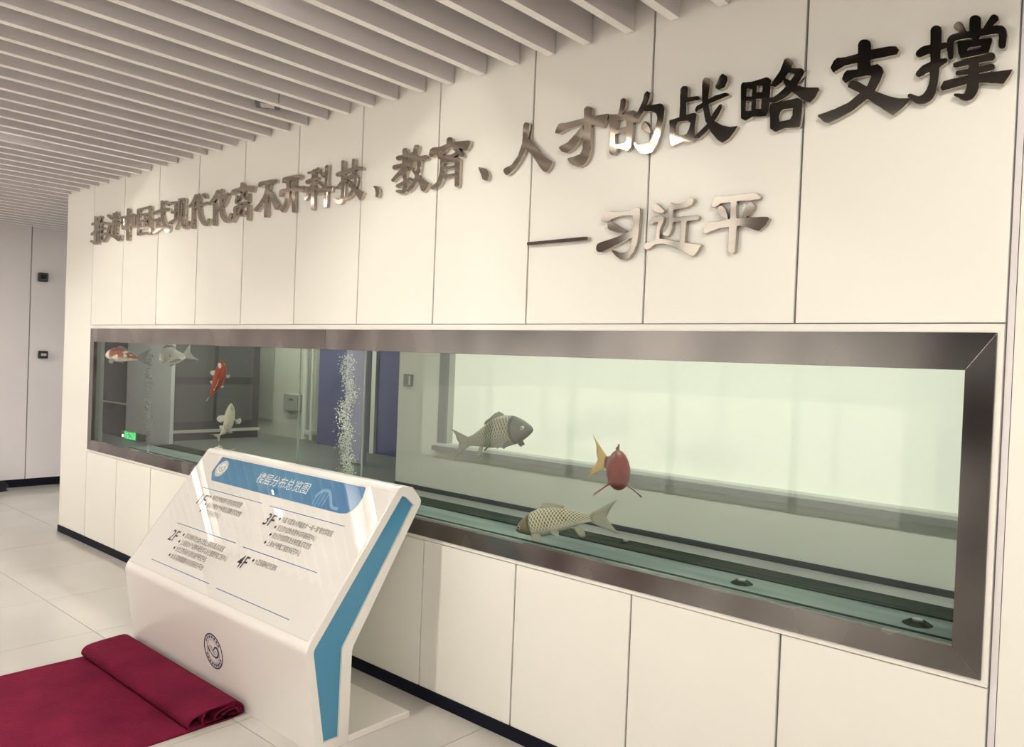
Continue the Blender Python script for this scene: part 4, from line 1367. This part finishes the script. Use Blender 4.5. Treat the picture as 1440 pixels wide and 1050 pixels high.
FS = [('pectoral_fin', .27, -1, .075, .9), ('pectoral_fin', .27, 1, .075, .9), ('pelvic_fin', .52, -1, .06, .8), ('pelvic_fin', .52, 1, .06, .8), ('anal_fin', .78, 0, .07, .9)]
fish('grey_carp', [W(749, 604, .27), W(735, 605, .28), W(710, 608, .30), W(685, 615, .32), W(663, 620, .34), W(657, 621, .345)], (-.25, 0, 1), .155, .10, 'fish_grey', 'fin_grey',
     'dark grey carp with netted scales swimming before the frosted window', tail=.9, fins=FS)
fish('silver_carp', [W(726, 746, .22), W(740, 741, .23), W(770, 734.5, .25), W(800, 730, .27), W(820, 728.5, .285), W(833, 728, .30)], (-.05, 0, 1), .128, .09, 'fish_silver', 'fin_silver',
     'silver carp with bright netted scales nosing along the tank floor', tail=1.0, fins=FS)
fish('red_carp', [W(874, 672, .15), W(872, 669, .19), W(868, 662, .27), W(862, 655, .335), W(856, 651.5, .362), W(851, 649.5, .380)], (-.22, .25, 1), .170, .100, 'fish_red', 'fin_red',
     'deep red fish with golden tail facing out of the tank', tail=1.0, tailfork=.5, tailmat='fin_gold', eyes=False,
     fins=[('pectoral_fin', .3, -1, .10, 1.25), ('pectoral_fin', .3, 1, .10, 1.25), ('anal_fin', .75, 0, .06, .9)])
tocam = CAM - W(303, 535, .2)
k_ = fish('orange_koi', [W(312, 506, .2), W(311, 514, .2), W(310, 525, .2), W(305, 540, .2), W(298, 552, .2), W(294, 558, .2)], tocam, .070, .080, 'fish_koi', 'fin_white',
     'orange koi with a white crown patch swimming upward', tail=.55,
     fins=[('pectoral_fin', .3, -1, .06, 1.0), ('pectoral_fin', .3, 1, .06, 1.0), ('pelvic_fin', .58, -1, .045, .8), ('pelvic_fin', .58, 1, .045, .8)])
q = W(308.6, 518, .2); tcn = tocam / np.linalg.norm(tocam)
pv, pf = [], []
for j in range(5):
    for i in range(12):
        a = 2 * math.pi * i / 12; rr = j / 4
        pv.append(q + tcn * (.046 - .010 * rr * rr) + np.array([.75, .66, 0]) * .016 * rr * math.cos(a) + np.array([.05, 0, 1]) * .040 * rr * math.sin(a))
for j in range(4):
    for i in range(12):
        pf.append((j * 12 + i, j * 12 + (i + 1) % 12, (j + 1) * 12 + (i + 1) % 12, (j + 1) * 12 + i))
mesh_obj('crown_patch', pv, pf, 'head_patch', k_, smooth=True)
tocam = CAM - W(318, 600, .2)
fish('cream_koi', [W(325, 567, .2), W(324.5, 575, .2), W(323, 585, .2), W(321, 596, .2), W(316, 606, .2), W(308, 612, .2)], tocam, .060, .068, 'fish_white', 'fin_white',
     'cream white koi with a curved body rising head up', tail=1.1, tailroll=1.5,
     fins=[('pectoral_fin', .35, -1, .085, 1.1), ('pectoral_fin', .35, 1, .085, 1.1), ('pelvic_fin', .65, -1, .06, .6), ('pelvic_fin', .65, 1, .06, .6)])
fish('red_white_koi', [W(149, 500, .06), W(155, 499, .075), W(166, 499.5, .11), W(178, 501, .15), W(189, 503, .19), W(194, 503, .21)], (0, 0, 1), .115, .075, 'fish_redwhite', 'fin_clear',
     'red and white koi with a pale head at the left end of the tank', tail=1.1, fins=FS[:2])
fish('pale_koi', [W(228, 511, .11), W(231, 507, .13), W(238, 502, .17), W(248, 502, .22), W(257, 501, .27), W(260, 500, .29)], (-.3, 0, 1), .14, .085, 'fish_pale', 'fin_clear',
     'pale grey koi with white flank under the steel frame', tail=.9, fins=FS[:2])
fish('small_tank_fish', [W(297, 634, .25), W(303, 635, .27), W(311, 636, .30), W(319, 636.5, .33)], (0, 0, 1), .075, .06, 'fish_white', 'fin_white',
     'small whitish fish low behind the directory stand', tail=.9, fins=FS[:2])


# bubbles rising from the air tubes
def bubbles(name, pts, n, m, label, rr, spread, ymid):
    ico = bmesh.new()
    bmesh.ops.create_icosphere(ico, subdivisions=1, radius=1)
    bv_ = [tuple(v.co) for v in ico.verts]; bf_ = [tuple(v.index for v in f.verts) for f in ico.faces]
    ico.free()
    path_ = catmull([W(px, py, ymid) for px, py in pts], 10)
    path_ = np.array(path_)
    mb = MB()
    for k in range(n):
        t = random.random()
        p_ = path_[int(t * (len(path_) - 1))] + np.array([random.gauss(0, spread), random.gauss(0, spread * .8), random.gauss(0, .012)])
        if p_[2] > 1.74 or p_[2] < TZ + .02 or not (TY0 + .03 < p_[1] < TY1 - .03) or p_[0] < TX0 + .03:
            continue
        r = rr * random.uniform(.5, 1.3)
        mb.add([(p_[0] + r * v[0], p_[1] + r * v[1], p_[2] + r * v[2]) for v in bv_], bf_)
    o = mb.build(name, m, smooth=True)
    tag(o, label, 'bubbles', kind='stuff')


bubbles('air_bubbles', [(487, 674), (489, 650), (484, 625), (488, 605), (482, 580), (492, 555), (487, 530), (489, 497)], 1500, 'bubble',
        'glittering curtain of fine air bubbles before the dim corridor wall', .0042, .026, .40)
bubbles('air_bubbles', [(208, 615), (209, 600), (207, 575), (211, 545), (208, 520), (213, 497)], 420, 'bubble_dark',
        'thin dark stream of air bubbles before the grey column', .0045, .016, .22)
a = W(208, 634, .22)
MB().cyl((a[0], a[1], TZ), (a[0], a[1], TZ + .012), .03, 14).cyl((a[0], a[1], TZ + .012), (a[0], a[1], TZ + .085), .008, 10).build('air_tube', 'silicone', aq)
